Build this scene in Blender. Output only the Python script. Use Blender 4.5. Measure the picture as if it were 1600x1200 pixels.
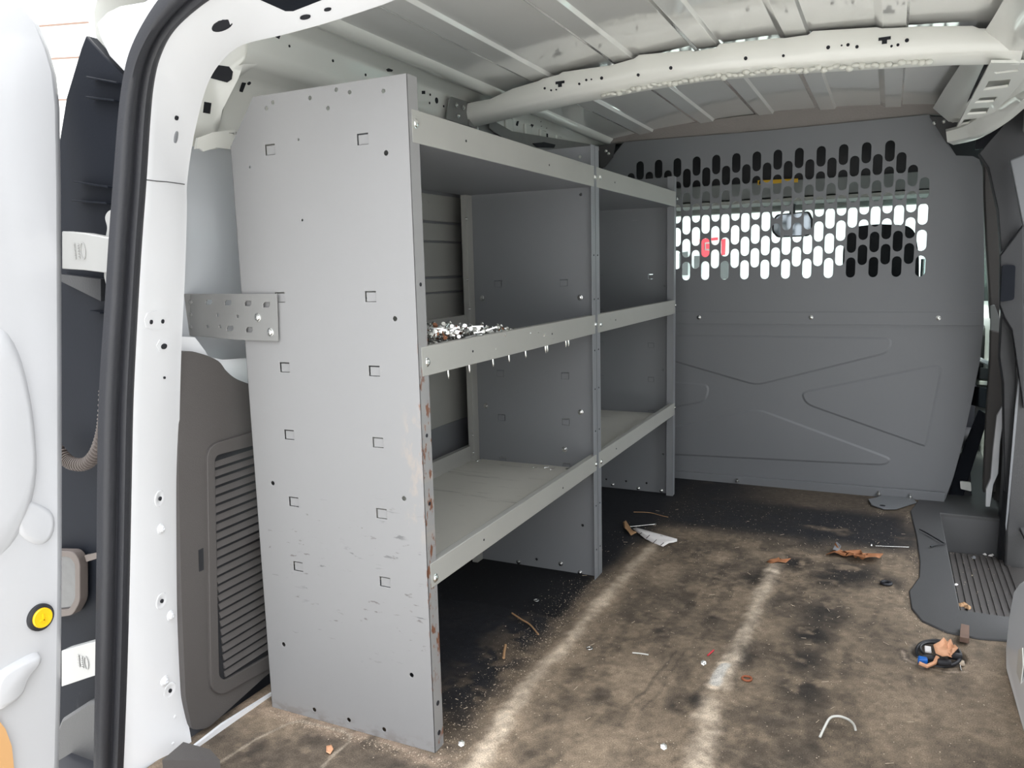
import bpy, bmesh, math, random
import numpy as np
from mathutils import Vector, Matrix, Euler, geometry
random.seed(7); rng = np.random.default_rng(7)
for o in list(bpy.data.objects): bpy.data.objects.remove(o, do_unlink=True)
scene = bpy.context.scene
COL = scene.collection

# ------------------------------------------------------------ camera
CAM = (0.6727, -1.0541, 0.8209); ROT = [math.radians(a) for a in (81.6426, 1.4068, 25.5553)]; FPX = 1223.94
cd = bpy.data.cameras.new('camera'); cam = bpy.data.objects.new('camera', cd); COL.objects.link(cam)
cam.location = CAM; cam.rotation_euler = ROT
cd.sensor_width = 36.0; cd.lens = FPX / 1600 * 36.0; cd.clip_start = 0.02; cd.clip_end = 300
scene.camera = cam
# ------------------------------------------------------------ light and exposure
SKY = 1.0
w = bpy.data.worlds.new('overcast'); scene.world = w; w.use_nodes = True
nt = w.node_tree; nt.nodes.clear()
bg = nt.nodes.new('ShaderNodeBackground'); wo = nt.nodes.new('ShaderNodeOutputWorld')
tc = nt.nodes.new('ShaderNodeTexCoord'); ns = nt.nodes.new('ShaderNodeTexNoise'); ns.inputs['Scale'].default_value = 1.6; ns.inputs['Detail'].default_value = 3
cr = nt.nodes.new('ShaderNodeValToRGB'); cr.color_ramp.elements[0].position = .3; cr.color_ramp.elements[1].position = .75
cr.color_ramp.elements[0].color = (.86, .9, .96, 1); cr.color_ramp.elements[1].color = (1, 1, 1, 1)
nt.links.new(tc.outputs['Generated'], ns.inputs['Vector']); nt.links.new(ns.outputs['Fac'], cr.inputs['Fac'])
nt.links.new(cr.outputs['Color'], bg.inputs['Color'])
# overcast sky: about three times brighter overhead than at the horizon
sp = nt.nodes.new('ShaderNodeSeparateXYZ'); nt.links.new(tc.outputs['Generated'], sp.inputs[0])
mr0 = nt.nodes.new('ShaderNodeMapRange'); mr0.inputs['From Min'].default_value = 0; mr0.inputs['From Max'].default_value = 1
mr0.inputs['To Min'].default_value = 1.0*SKY; mr0.inputs['To Max'].default_value = 4.8*SKY
nt.links.new(sp.outputs['Z'], mr0.inputs['Value']); nt.links.new(mr0.outputs[0], bg.inputs['Strength'])
nt.links.new(bg.outputs[0], wo.inputs[0])
try:
    w.cycles.sampling_method = 'AUTOMATIC'
except Exception: pass
sd = bpy.data.lights.new('hazy_sun', 'SUN'); sd.energy = 3.0; sd.angle = math.radians(12); sd.color = (1, .96, .88)
so = bpy.data.objects.new('hazy_sun', sd); COL.objects.link(so)
so.rotation_euler = Vector((.50, -.22, -.84)).to_track_quat('-Z', 'Y').to_euler()
vs = scene.view_settings
scene.display_settings.display_device = 'sRGB'
vs.view_transform = 'Standard'; vs.look = 'None'; vs.gamma = 1; vs.use_curve_mapping = False; vs.exposure = 0.42

# ------------------------------------------------------------ survey helper: a sight line from the known
# camera position, met with a real plane of the van (x, y or z = value), gives the true 3D point
_M = np.array(Euler(ROT, 'XYZ').to_matrix()); _C = np.array(CAM)
def P(u, v, ax, val):
    d = _M @ np.array([(u-800)/FPX, (600-v)/FPX, -1.0]); i = 'xyz'.index(ax)
    return tuple(_C + (val-_C[i])/d[i]*d)

# ------------------------------------------------------------ mesh helpers
def lin(r, g, b):
    f = lambda c: (c/255/12.92) if c/255 <= .04045 else ((c/255+.055)/1.055)**2.4
    return (f(r), f(g), f(b), 1)
class MB:
    def __init__(s): s.v = []; s.f = []
    def add(s, vs, fs):
        n = len(s.v); s.v += [tuple(map(float, p)) for p in vs]; s.f += [tuple(i+n for i in f) for f in fs]; return s
    def box(s, x0, x1, y0, y1, z0, z1):
        return s.add([(x0,y0,z0),(x1,y0,z0),(x1,y1,z0),(x0,y1,z0),(x0,y0,z1),(x1,y0,z1),(x1,y1,z1),(x0,y1,z1)],
                     [(0,3,2,1),(4,5,6,7),(0,1,5,4),(1,2,6,5),(2,3,7,6),(3,0,4,7)])
    def slab(s, pts, d):
        """planar polygon pushed along vector d into a solid"""
        n = len(pts); d = Vector(d); a = [Vector(p) for p in pts]
        vs = [tuple(p) for p in a]+[tuple(p+d) for p in a]
        tri = geometry.tessellate_polygon([a])
        fs = [t for t in tri]+[tuple(i+n for i in reversed(t)) for t in tri]
        fs += [(i, (i+1) % n, (i+1) % n+n, i+n) for i in range(n)]
        return s.add(vs, fs)
    def plate(s, outer, holes, d):
        """polygon with real holes, given thickness d (vector)"""
        loops = [[Vector(p) for p in outer]]+[[Vector(p) for p in h] for h in holes]
        d = Vector(d); nrm = d.normalized(); ax = max(range(3), key=lambda k: abs(nrm[k])); i0, i1 = [k for k in range(3) if k != ax]
        flat = [p for l in loops for p in l]; f2 = [Vector((p[i0], p[i1])) for p in flat]
        ed = []; k = 0
        for l in loops:
            m = len(l); ed += [(k+i, k+(i+1) % m) for i in range(m)]; k += m
        vo, _, fo, vi, _, _ = geometry.delaunay_2d_cdt(f2, ed, [], 0, 1e-7)
        def inside(q, l):
            r = False; n = len(l)
            for i in range(n):
                x1, y1 = l[i][i0], l[i][i1]; x2, y2 = l[i-1][i0], l[i-1][i1]
                if (y1 > q[1]) != (y2 > q[1]) and q[0] < (x2-x1)*(q[1]-y1)/(y2-y1)+x1: r = not r
            return r
        # height of the plane normal axis from the sheet's own plane
        p0 = loops[0][0]; tri = []
        bb = [(min(p[i0] for p in h), max(p[i0] for p in h), min(p[i1] for p in h), max(p[i1] for p in h)) for h in loops[1:]]
        for f in fo:
            q = sum((vo[i] for i in f), Vector((0, 0)))/len(f)
            if not inside(q, loops[0]): continue
            if any(b[0] < q[0] < b[1] and b[2] < q[1] < b[3] and inside(q, h) for b, h in zip(bb, loops[1:])): continue
            tri.append(tuple(f))
        V3 = []
        for i, q in enumerate(vo):
            if vi[i]: V3.append(flat[vi[i][0]])
            else:
                p = p0.copy(); p[i0] = q[0]; p[i1] = q[1]; V3.append(p)
        n = len(V3); cnt = {}
        for f in tri:
            for i in range(len(f)): e = (f[i], f[(i+1) % len(f)]); cnt[e] = 1
        fs = tri+[tuple(i+n for i in reversed(f)) for f in tri]+[(a, b, b+n, a+n) for a, b in cnt if (b, a) not in cnt]
        return s.add([tuple(p) for p in V3]+[tuple(p+d) for p in V3], fs)
    def cyl(s, c, ax, r, h, n=14, r2=None):
        """cylinder from c along unit axis ax, height h"""
        r2 = r if r2 is None else r2
        ax = Vector(ax).normalized(); t = ax.orthogonal().normalized(); b = ax.cross(t); c = Vector(c)
        vs = []
        for q, rr in ((0, r), (h, r2)):
            for i in range(n):
                a = 2*math.pi*i/n; vs.append(c+ax*q+(t*math.cos(a)+b*math.sin(a))*rr)
        fs = [tuple(range(n))[::-1], tuple(range(n, 2*n))]+[(i, (i+1) % n, (i+1) % n+n, i+n) for i in range(n)]
        return s.add(vs, fs)
    def lathe(s, c, ax, prof, n=16):
        ax = Vector(ax).normalized(); t = ax.orthogonal().normalized(); b = ax.cross(t); c = Vector(c); vs = []
        for r, q in prof:
            for i in range(n):
                a = 2*math.pi*i/n; vs.append(c+ax*q+(t*math.cos(a)+b*math.sin(a))*max(r, 1e-5))
        fs = []
        for k in range(len(prof)-1):
            for i in range(n): fs.append((k*n+i, k*n+(i+1) % n, (k+1)*n+(i+1) % n, (k+1)*n+i))
        return s.add(vs, fs)
    def tube(s, path, r, n=8, closed=False):
        path = [Vector(p) for p in path]; m = len(path); vs = []; rr = r if hasattr(r, '__len__') else [r]*m
        prev = None
        for i, p in enumerate(path):
            if closed: t = path[(i+1) % m]-path[i-1]
            else: t = path[min(i+1, m-1)]-path[max(i-1, 0)]
            t.normalize()
            a = t.orthogonal().normalized() if prev is None else (prev-t*prev.dot(t)).normalized()
            prev = a; b = t.cross(a)
            for k in range(n):
                q = 2*math.pi*k/n; vs.append(p+(a*math.cos(q)+b*math.sin(q))*rr[i])
        fs = []
        for i in range(m if closed else m-1):
            j = (i+1) % m
            for k in range(n): fs.append((i*n+k, i*n+(k+1) % n, j*n+(k+1) % n, j*n+k))
        if not closed: fs += [tuple(range(n))[::-1], tuple((m-1)*n+k for k in range(n))]
        return s.add(vs, fs)
    def sweep(s, paths, closed=False):
        """skin between equal-length point rows"""
        m = len(paths[0]); vs = [p for r in paths for p in r]; fs = []
        R = len(paths)
        for i in range(R if closed else R-1):
            j = (i+1) % R
            for k in range(m-1): fs.append((i*m+k, i*m+k+1, j*m+k+1, j*m+k))
        return s.add(vs, fs)
    def build(s, name, mat, parent=None, bevel=0, smooth=32, solid=0, recalc=True):
        me = bpy.data.meshes.new(name)
        vs = np.array(s.v); org = np.zeros(3)
        if parent is None:
            org = np.array([(vs[:,0].min()+vs[:,0].max())/2, (vs[:,1].min()+vs[:,1].max())/2, vs[:,2].min()])
        else:
            q = parent
            while q is not None: org = org+np.array(q.location); q = q.parent
        me.from_pydata([tuple(p) for p in (vs-org)], [], s.f); me.update()
        if recalc:
            bm = bmesh.new(); bm.from_mesh(me); bmesh.ops.recalc_face_normals(bm, faces=bm.faces); bm.to_mesh(me); bm.free()
        o = bpy.data.objects.new(name, me); COL.objects.link(o)
        if parent is None: o.location = org
        else: o.parent = parent
        me.materials.append(mat)
        if smooth:
            me.shade_smooth(); me.set_sharp_from_angle(angle=math.radians(smooth))
        if solid:
            m = o.modifiers.new('solid', 'SOLIDIFY'); m.thickness = solid; m.offset = 0
        if bevel:
            m = o.modifiers.new('bevel', 'BEVEL'); m.width = bevel; m.segments = 2; m.limit_method = 'ANGLE'; m.angle_limit = math.radians(50)
        return o
def tag(o, label=None, cat=None, group=None, kind=None):
    if label: o['label'] = label
    if cat: o['category'] = cat
    if group: o['group'] = group
    if kind: o['kind'] = kind
    return o
def empty(name, loc, label=None, cat=None, group=None, kind=None):
    o = bpy.data.objects.new(name, None); COL.objects.link(o); o.location = loc; o.empty_display_size = .05
    return tag(o, label, cat, group, kind)
def copy_tree(o, parent=None):
    c = o.copy(); COL.objects.link(c); c.parent = parent
    for ch in list(o.children): copy_tree(ch, c)
    return c
def circ(c, ax, r, n=10, rz=1.0):
    """loop of points round c in the plane normal to axis letter ax"""
    out = []
    for i in range(n):
        a = 2*math.pi*i/n; p, q = r*math.cos(a), r*rz*math.sin(a)
        out.append({'x': (c[0], c[1]+p, c[2]+q), 'y': (c[0]+p, c[1], c[2]+q), 'z': (c[0]+p, c[1]+q, c[2])}[ax])
    return out
def rect(c, ax, w_, h_):
    p, q = w_/2, h_/2; L = [(-p,-q),(p,-q),(p,q),(-p,q)]
    return [{'x': (c[0], c[1]+a, c[2]+b), 'y': (c[0]+a, c[1], c[2]+b), 'z': (c[0]+a, c[1]+b, c[2])}[ax] for a, b in L]
def stadium(c, ax, w_, h_, n=7):
    """upright slot"""
    r = w_/2; k = h_/2-r; L = []
    for i in range(n): a = math.pi*i/(n-1); L.append((r*math.cos(a), k+r*math.sin(a)))
    for i in range(n): a = math.pi+math.pi*i/(n-1); L.append((r*math.cos(a), -k+r*math.sin(a)))
    return [{'x': (c[0], c[1]+a, c[2]+b), 'y': (c[0]+a, c[1], c[2]+b), 'z': (c[0]+a, c[1]+b, c[2])}[ax] for a, b in L]
def smooth_path(pts, n=6, closed=False):
    """Catmull-Rom"""
    pts = [np.array(p, float) for p in pts]; m = len(pts); out = []
    for i in range(m if closed else m-1):
        if closed: p0, p1, p2, p3 = pts[i-1], pts[i], pts[(i+1) % m], pts[(i+2) % m]
        else: p0, p1, p2, p3 = pts[max(i-1, 0)], pts[i], pts[i+1], pts[min(i+2, m-1)]
        for k in range(n):
            t = k/n; out.append(tuple(.5*((2*p1)+(-p0+p2)*t+(2*p0-5*p1+4*p2-p3)*t*t+(-p0+3*p1-3*p2+p3)*t**3)))
    if not closed: out.append(tuple(pts[-1]))
    return out
def rounded(pts, r, n=4):
    """round the corners of a closed polygon"""
    pts = [Vector(p) for p in pts]; m = len(pts); out = []
    for i in range(m):
        p = pts[i]; a = pts[i-1]-p; b = pts[(i+1) % m]-p
        ra = min(r, a.length*.45); rb = min(r, b.length*.45)
        A = p+a.normalized()*ra; B = p+b.normalized()*rb
        for k in range(n+1):
            t = k/n; out.append(tuple((1-t)**2*A+2*t*(1-t)*p+t*t*B))
    return out

from mathutils.bvhtree import BVHTree
_V = Vector
def bvh(*objs):
    vs, fs = [], []
    for o in objs:
        off_ = _V((0, 0, 0)); q = o
        while q is not None: off_ = off_+q.location; q = q.parent
        n = len(vs); vs += [v.co+off_ for v in o.data.vertices]; fs += [[i+n for i in p.vertices] for p in o.data.polygons]
    return BVHTree.FromPolygons(vs, fs)
def stick(u, v, tree):
    d = _V(tuple(_M @ np.array([(u-800)/FPX, (600-v)/FPX, -1.0]))).normalized()
    p, n, i, t = tree.ray_cast(_V(CAM), d)
    if p is None: return None, None
    return p, (-n if n.dot(d) > 0 else n)
def decal(pts, tree, name, m, parent, th=.0012, rnd=0):
    L_ = [stick(u, v, tree) for u, v in pts]; L_ = [a for a in L_ if a[0] is not None]
    if len(L_) < 3: return
    n = sum((a[1] for a in L_), _V()).normalized(); q = [a[0]-n*.0004 for a in L_]
    c = sum(q, _V())/len(q); q = [p-n*((p-c).dot(n)) for p in q]
    if rnd: q = [_V(p) for p in rounded(q, rnd)]
    return MB().slab(q, n*th).build(name, m, parent)

# ------------------------------------------------------------ materials
def mat(name, rgb, rough=.5, metal=0, coat=0, var=.06, vscale=12, bump=0, bscale=200, dirt=None, emit=None, spec=.5, alpha=None):
    m = bpy.data.materials.new(name); m.use_nodes = True; t = m.node_tree; N = t.nodes; L = t.links
    b = N['Principled BSDF']; b.inputs['Roughness'].default_value = rough; b.inputs['Metallic'].default_value = metal
    b.inputs['Coat Weight'].default_value = coat; b.inputs['Coat Roughness'].default_value = .06
    b.inputs['Specular IOR Level'].default_value = spec
    geo = N.new('ShaderNodeNewGeometry'); 
    n1 = N.new('ShaderNodeTexNoise'); n1.inputs['Scale'].default_value = vscale; n1.inputs['Detail'].default_value = 4
    L.new(geo.outputs['Position'], n1.inputs['Vector'])
    mx = N.new('ShaderNodeMix'); mx.data_type = 'RGBA'
    c = rgb if len(rgb) == 4 else (*rgb, 1)
    mx.inputs['A'].default_value = tuple(x*(1-var) for x in c[:3])+(1,); mx.inputs['B'].default_value = tuple(min(1, x*(1+var)) for x in c[:3])+(1,)
    L.new(n1.outputs['Fac'], mx.inputs['Factor']); last = mx.outputs['Result']
    if dirt:  # (colour, scale xyz, threshold, softness, amount)
        for (dc, sc, th, so_, am) in dirt:
            mp = N.new('ShaderNodeMapping'); mp.inputs['Scale'].default_value = sc; L.new(geo.outputs['Position'], mp.inputs['Vector'])
            n2 = N.new('ShaderNodeTexNoise'); n2.inputs['Scale'].default_value = 1; n2.inputs['Detail'].default_value = 6; n2.inputs['Roughness'].default_value = .65
            L.new(mp.outputs[0], n2.inputs['Vector'])
            mr = N.new('ShaderNodeMapRange'); mr.inputs['From Min'].default_value = th; mr.inputs['From Max'].default_value = th+so_; mr.inputs['To Max'].default_value = am
            L.new(n2.outputs['Fac'], mr.inputs['Value'])
            m2 = N.new('ShaderNodeMix'); m2.data_type = 'RGBA'; L.new(mr.outputs[0], m2.inputs['Factor']); L.new(last, m2.inputs['A']); m2.inputs['B'].default_value = dc
            last = m2.outputs['Result']
    L.new(last, b.inputs['Base Color'])
    if bump:
        n3 = N.new('ShaderNodeTexNoise'); n3.inputs['Scale'].default_value = bscale; n3.inputs['Detail'].default_value = 3
        L.new(geo.outputs['Position'], n3.inputs['Vector'])
        bp = N.new('ShaderNodeBump'); bp.inputs['Strength'].default_value = bump; bp.inputs['Distance'].default_value = .002
        L.new(n3.outputs['Fac'], bp.inputs['Height']); L.new(bp.outputs[0], b.inputs['Normal'])
    if emit:
        b.inputs['Emission Color'].default_value = emit[0]; b.inputs['Emission Strength'].default_value = emit[1]
    return m
SCR = [((.62,.62,.62,1), (3, 5, 60), .72, .05, .35)]
M = {
 'white': mat('white_paint', (.80,.81,.83), .22, coat=.6, var=.015),
 'cream': mat('white_inner_paint', (.84,.845,.80), .25, coat=.5, var=.02),
 'roof': mat('roof_paint', (.84,.84,.815), .09, coat=1.0, spec=.6, var=.02),
 'shelf': mat('shaded_grey_shelf_paint', (.212,.22,.235), .42, var=.05, vscale=5, bump=.05, bscale=600, dirt=SCR),  # end panel grey darkened, so the shade of the shelf interiors is in the colour
 'lip': mat('lit_grey_lip_paint', (.35,.35,.33), .42, var=.07, vscale=9, bump=.05, bscale=600, dirt=[((.62,.62,.6,1), (20,20,60), .70,.04,.5), ((.2,.2,.19,1), (14,14,40), .68,.06,.35)]),  # same shelf grey lightened for the light falling on the lips
 'part': mat('shaded_bulkhead_paint', (.165,.172,.184), .5, var=.05, vscale=4, bump=.05, bscale=500, dirt=SCR),  # darker than the end panel grey, with bulkhead shade put into the base colour
 'rubber': mat('black_rubber', (.022,.023,.028), .5, var=.15, bump=.2, bscale=300),
 'deck': mat('dusty_shelf_deck', (.56,.55,.50), .5, var=.08, vscale=6, bump=.05, bscale=500, dirt=[((.16,.15,.14,1), (5,40,5), .60,.10,.5), ((.6,.58,.53,1), (4,9,4), .55,.25,.5)]),
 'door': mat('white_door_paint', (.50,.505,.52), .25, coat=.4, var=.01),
 'sidegrey': mat('greyed_white_paint', (.55,.57,.60), .3, coat=.4, var=.02),
 'steel_dark': mat('dark_grey_moulding', (.075,.076,.08), .6, var=.05),
 'black': mat('black_plastic', (.018,.019,.022), .45, var=.15, bump=.15, bscale=300),
 'navy': mat('dark_plastic', (.010,.012,.017), .65, spec=.12, var=.12, bump=.1, bscale=200, dirt=[((.12,.12,.125,1), (6,6,3), .62,.12,.4)]),
 'trim': mat('brown_grey_plastic', (.085,.078,.075), .55, var=.05, bump=.3, bscale=700),
 'grey_trim': mat('grey_plastic', (.06,.06,.062), .6, var=.06, bump=.25, bscale=500),
 'dark': mat('dark_cavity', (.012,.013,.018), .8),
 'zinc': mat('zinc_plated_steel', (.75,.76,.74), .25, metal=1, var=.15, vscale=300),
 'rustplate': mat('rust', (.22,.09,.045), .9, var=.3, vscale=200),
 'steel_brkt': mat('grey_bracket_steel', (.24,.24,.235), .42, metal=.1, var=.1, vscale=30),
 'sealer': mat('seam_sealer', (.70,.70,.64), .28, coat=.3, bump=.6, bscale=90),
 'foam': mat('taupe_foam_strip', (.24,.22,.21), .9, bump=.5, bscale=150),
 'yellow': mat('yellow_plastic', (.85,.50,.01), .35, bump=.3, bscale=150),
 'tan': mat('tan_board', (.58,.33,.14), .6),
 'leaf': mat('dry_leaf', (.38,.16,.07), .7, var=.3, vscale=60, bump=.5, bscale=90),
 'pale_leaf': mat('pale_dry_leaf', (.72,.38,.22), .7, var=.15, vscale=80, bump=.4, bscale=120),
 'paper': mat('white_paper', (.80,.77,.76), .7, var=.04),
 'card': mat('brown_card', (.42,.25,.13), .8),
 'ink': mat('black_ink', (.02,.02,.02), .8),
 'wood': mat('dirty_wood', (.20,.13,.10), .8, var=.3, vscale=40),
 'crumb': mat('pale_crumb', (.52,.43,.33), .8, var=.6, vscale=120),
 'blue': mat('blue_plastic', (.01,.14,.55), .4),
 'red': mat('red_paint', (.62,.03,.05), .5),
 'orange': mat('orange_rubber', (.30,.09,.04), .6),
 'wire': mat('white_wire', (.62,.62,.58), .4),
 'conduit': mat('taupe_conduit', (.11,.09,.08), .6),
 'hinge': mat('hinge_paint', (.37,.37,.36), .35, var=.03),
 'lens': mat('clear_lens', (.05,.052,.056), .15, coat=.3, var=.3, vscale=60),
 'fabric': mat('charcoal_seat_fabric', (.02,.02,.023), .9, bump=.5, bscale=400),
 'beige': mat('pale_headliner', (.45,.45,.42), .8, var=.04),
 'cabgrey': mat('grey_cab_shelf', (.26,.275,.27), .7, var=.04),
 'mirror': mat('mirror_glass', (.45,.5,.53), .08, metal=1),
 'asphalt': mat('pale_concrete', (.58,.565,.53), .9, var=.1, vscale=1.2, bump=.3, bscale=20),
 'siding': mat('white_siding', (.88,.87,.85), .7, var=.02),
 'shopwall': mat('pale_shop_wall', (.62,.66,.66), .7, var=.06, vscale=.5),
 'brown': mat('brown_trim', (.25,.17,.13), .7),
 'carteal': mat('pale_car_paint', (.36,.46,.46), .25, coat=.5),
 'tree': mat('bare_branch', (.30,.31,.27), .9),
}
def glass(name, tint=(.9,.97,.95), a=.12):
    m = bpy.data.materials.new(name); m.use_nodes = True; t = m.node_tree; N = t.nodes; L = t.links; N.clear()
    out = N.new('ShaderNodeOutputMaterial'); mix = N.new('ShaderNodeMixShader'); tr = N.new('ShaderNodeBsdfTransparent'); gl = N.new('ShaderNodeBsdfGlossy')
    tr.inputs[0].default_value = (*tint, 1); gl.inputs['Roughness'].default_value = .02; mix.inputs[0].default_value = .06
    L.new(tr.outputs[0], mix.inputs[1]); L.new(gl.outputs[0], mix.inputs[2]); L.new(mix.outputs[0], out.inputs[0])
    return m
M['glass'] = glass('window_glass'); M['green_glass'] = glass('tinted_side_glass', (.62,.80,.78))

# near end panel: grey paint with scuffs low down and rust along the front edge
def end_panel_mat():
    m = mat('scuffed_grey_panel_paint', (.255,.255,.257), .42, var=.04, vscale=3, bump=.05, bscale=600)
    t = m.node_tree; N = t.nodes; L = t.links; b = N['Principled BSDF']
    src = b.inputs['Base Color'].links[0].from_socket
    geo = N.new('ShaderNodeNewGeometry'); sep = N.new('ShaderNodeSeparateXYZ'); L.new(geo.outputs['Position'], sep.inputs[0])
    def noise(scale, det=6, rgh=.6):
        mp = N.new('ShaderNodeMapping'); mp.inputs['Scale'].default_value = scale; L.new(geo.outputs['Position'], mp.inputs['Vector'])
        n = N.new('ShaderNodeTexNoise'); n.inputs['Scale'].default_value = 1; n.inputs['Detail'].default_value = det; n.inputs['Roughness'].default_value = rgh
        L.new(mp.outputs[0], n.inputs['Vector']); return n.outputs['Fac']
    def mr(s, a, b_, c=0, d=1):
        q = N.new('ShaderNodeMapRange'); q.interpolation_type = 'SMOOTHSTEP'
        for k, x in zip(('From Min','From Max','To Min','To Max'), (a, b_, c, d)): q.inputs[k].default_value = x
        L.new(s, q.inputs['Value']); return q.outputs[0]
    def mul(a, b_):
        q = N.new('ShaderNodeMath'); q.operation = 'MULTIPLY'; L.new(a, q.inputs[0]); L.new(b_, q.inputs[1]); return q.outputs[0]
    def over(f, col):
        nonlocal src
        q = N.new('ShaderNodeMix'); q.data_type = 'RGBA'; L.new(f, q.inputs['Factor']); L.new(src, q.inputs['A']); q.inputs['B'].default_value = col; src = q.outputs['Result']
    zz, xx = sep.outputs['Z'], sep.outputs['X']
    band = mul(mr(zz, .12, .18), mr(zz, .46, .38))
    over(mul(mul(mr(noise((16, 1, 75)), .60, .66), mr(noise((7, 1, 14), 2), .50, .60)), band), (.12,.12,.125,1))
    over(mul(mul(mr(noise((40, 1, 120)), .60, .66), mr(noise((9, 1, 30), 2), .52, .60)), band), (.14,.13,.13,1))
    over(mr(noise((70, 1, 120), 2), .76, .79, 0, .7), (.2,.2,.2,1))
    over(mul(mr(xx, -.05, -.02), mul(mul(mr(zz, .35, .42), mr(zz, .62, .56)), mr(noise((40, 1, 22)), .48, .62, 0, .35))), (.42,.33,.26,1))
    # rust
    rz = mul(mr(zz, .08, .2), mr(zz, .76, .6))
    over(mul(mul(mr(xx, -.0035, -.0012), rz), mr(noise((150, 60, 26)), .55, .59)), (.16,.065,.035,1))
    over(mul(mul(mr(xx, -.008, -.0005), mr(zz, .8, .5)), mr(noise((90, 60, 30)), .60, .66)), (.22,.10,.06,1))
    over(mul(mr(zz, .03, .0), mr(noise((30, 1, 60)), .45, .6)), (.2,.19,.185,1))
    L.new(src, b.inputs['Base Color']); return m
M['endpanel'] = end_panel_mat()

# ============================================================ MAIN DIMENSIONS (metres)
H = 1.118; D = .3647; F = .0289; L1 = .8443; L2 = .8271; YE = L1+L2; YP = 1.9
TOPS = (1.0672, .6997, .3367); BOTS = (1.0178, .6526, .2943)
ZC = [1.0295, .7822, .6601, .5397, .4168, .2952]; X1, X2 = -.0872, -.277
FR = -.05   # floor rear reach is below

# ============================================================ THE SETTING
# ---- floor: rubber mat with ridges and dirt kept as a colour attribute on the mesh
def vnoise(X, Y, s, seed):
    g = np.random.default_rng(seed).random((257, 257)); x = X*s+50; y = Y*s+50
    xi = np.floor(x).astype(int); yi = np.floor(y).astype(int); fx = x-xi; fy = y-yi; fx = fx*fx*(3-2*fx); fy = fy*fy*(3-2*fy)
    a = g[xi % 256, yi % 256]; b = g[(xi+1) % 256, yi % 256]; c = g[xi % 256, (yi+1) % 256]; d = g[(xi+1) % 256, (yi+1) % 256]
    return (a*(1-fx)+b*fx)*(1-fy)+(c*(1-fx)+d*fx)*fy
def fbm(X, Y, s, seed, o=4):
    t = 0; w_ = 0
    for k in range(o): t = t+vnoise(X, Y, s*2**k, seed+k)*.5**k; w_ += .5**k
    return t/w_
def inpoly(X, Y, poly):
    r = np.zeros(X.shape, bool); n = len(poly)
    for i in range(n):
        x1, y1 = poly[i][:2]; x2, y2 = poly[i-1][:2]
        c = ((y1 > Y) != (y2 > Y)) & (X < (x2-x1)*(Y-y1)/(y2-y1+1e-12)+x1); r ^= c
    return r
def dseg(X, Y, a, b):
    ax, ay, bx, by = a[0], a[1], b[0], b[1]; dx, dy = bx-ax, by-ay; t = np.clip(((X-ax)*dx+(Y-ay)*dy)/(dx*dx+dy*dy), 0, 1)
    return np.hypot(X-ax-t*dx, Y-ay-t*dy), t
sm = lambda x, a, b: (lambda t: t*t*(3-2*t))(np.clip((x-a)/(b-a), 0, 1))
def Z0(u, v): return P(u, v, 'z', 0)[:2]
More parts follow.
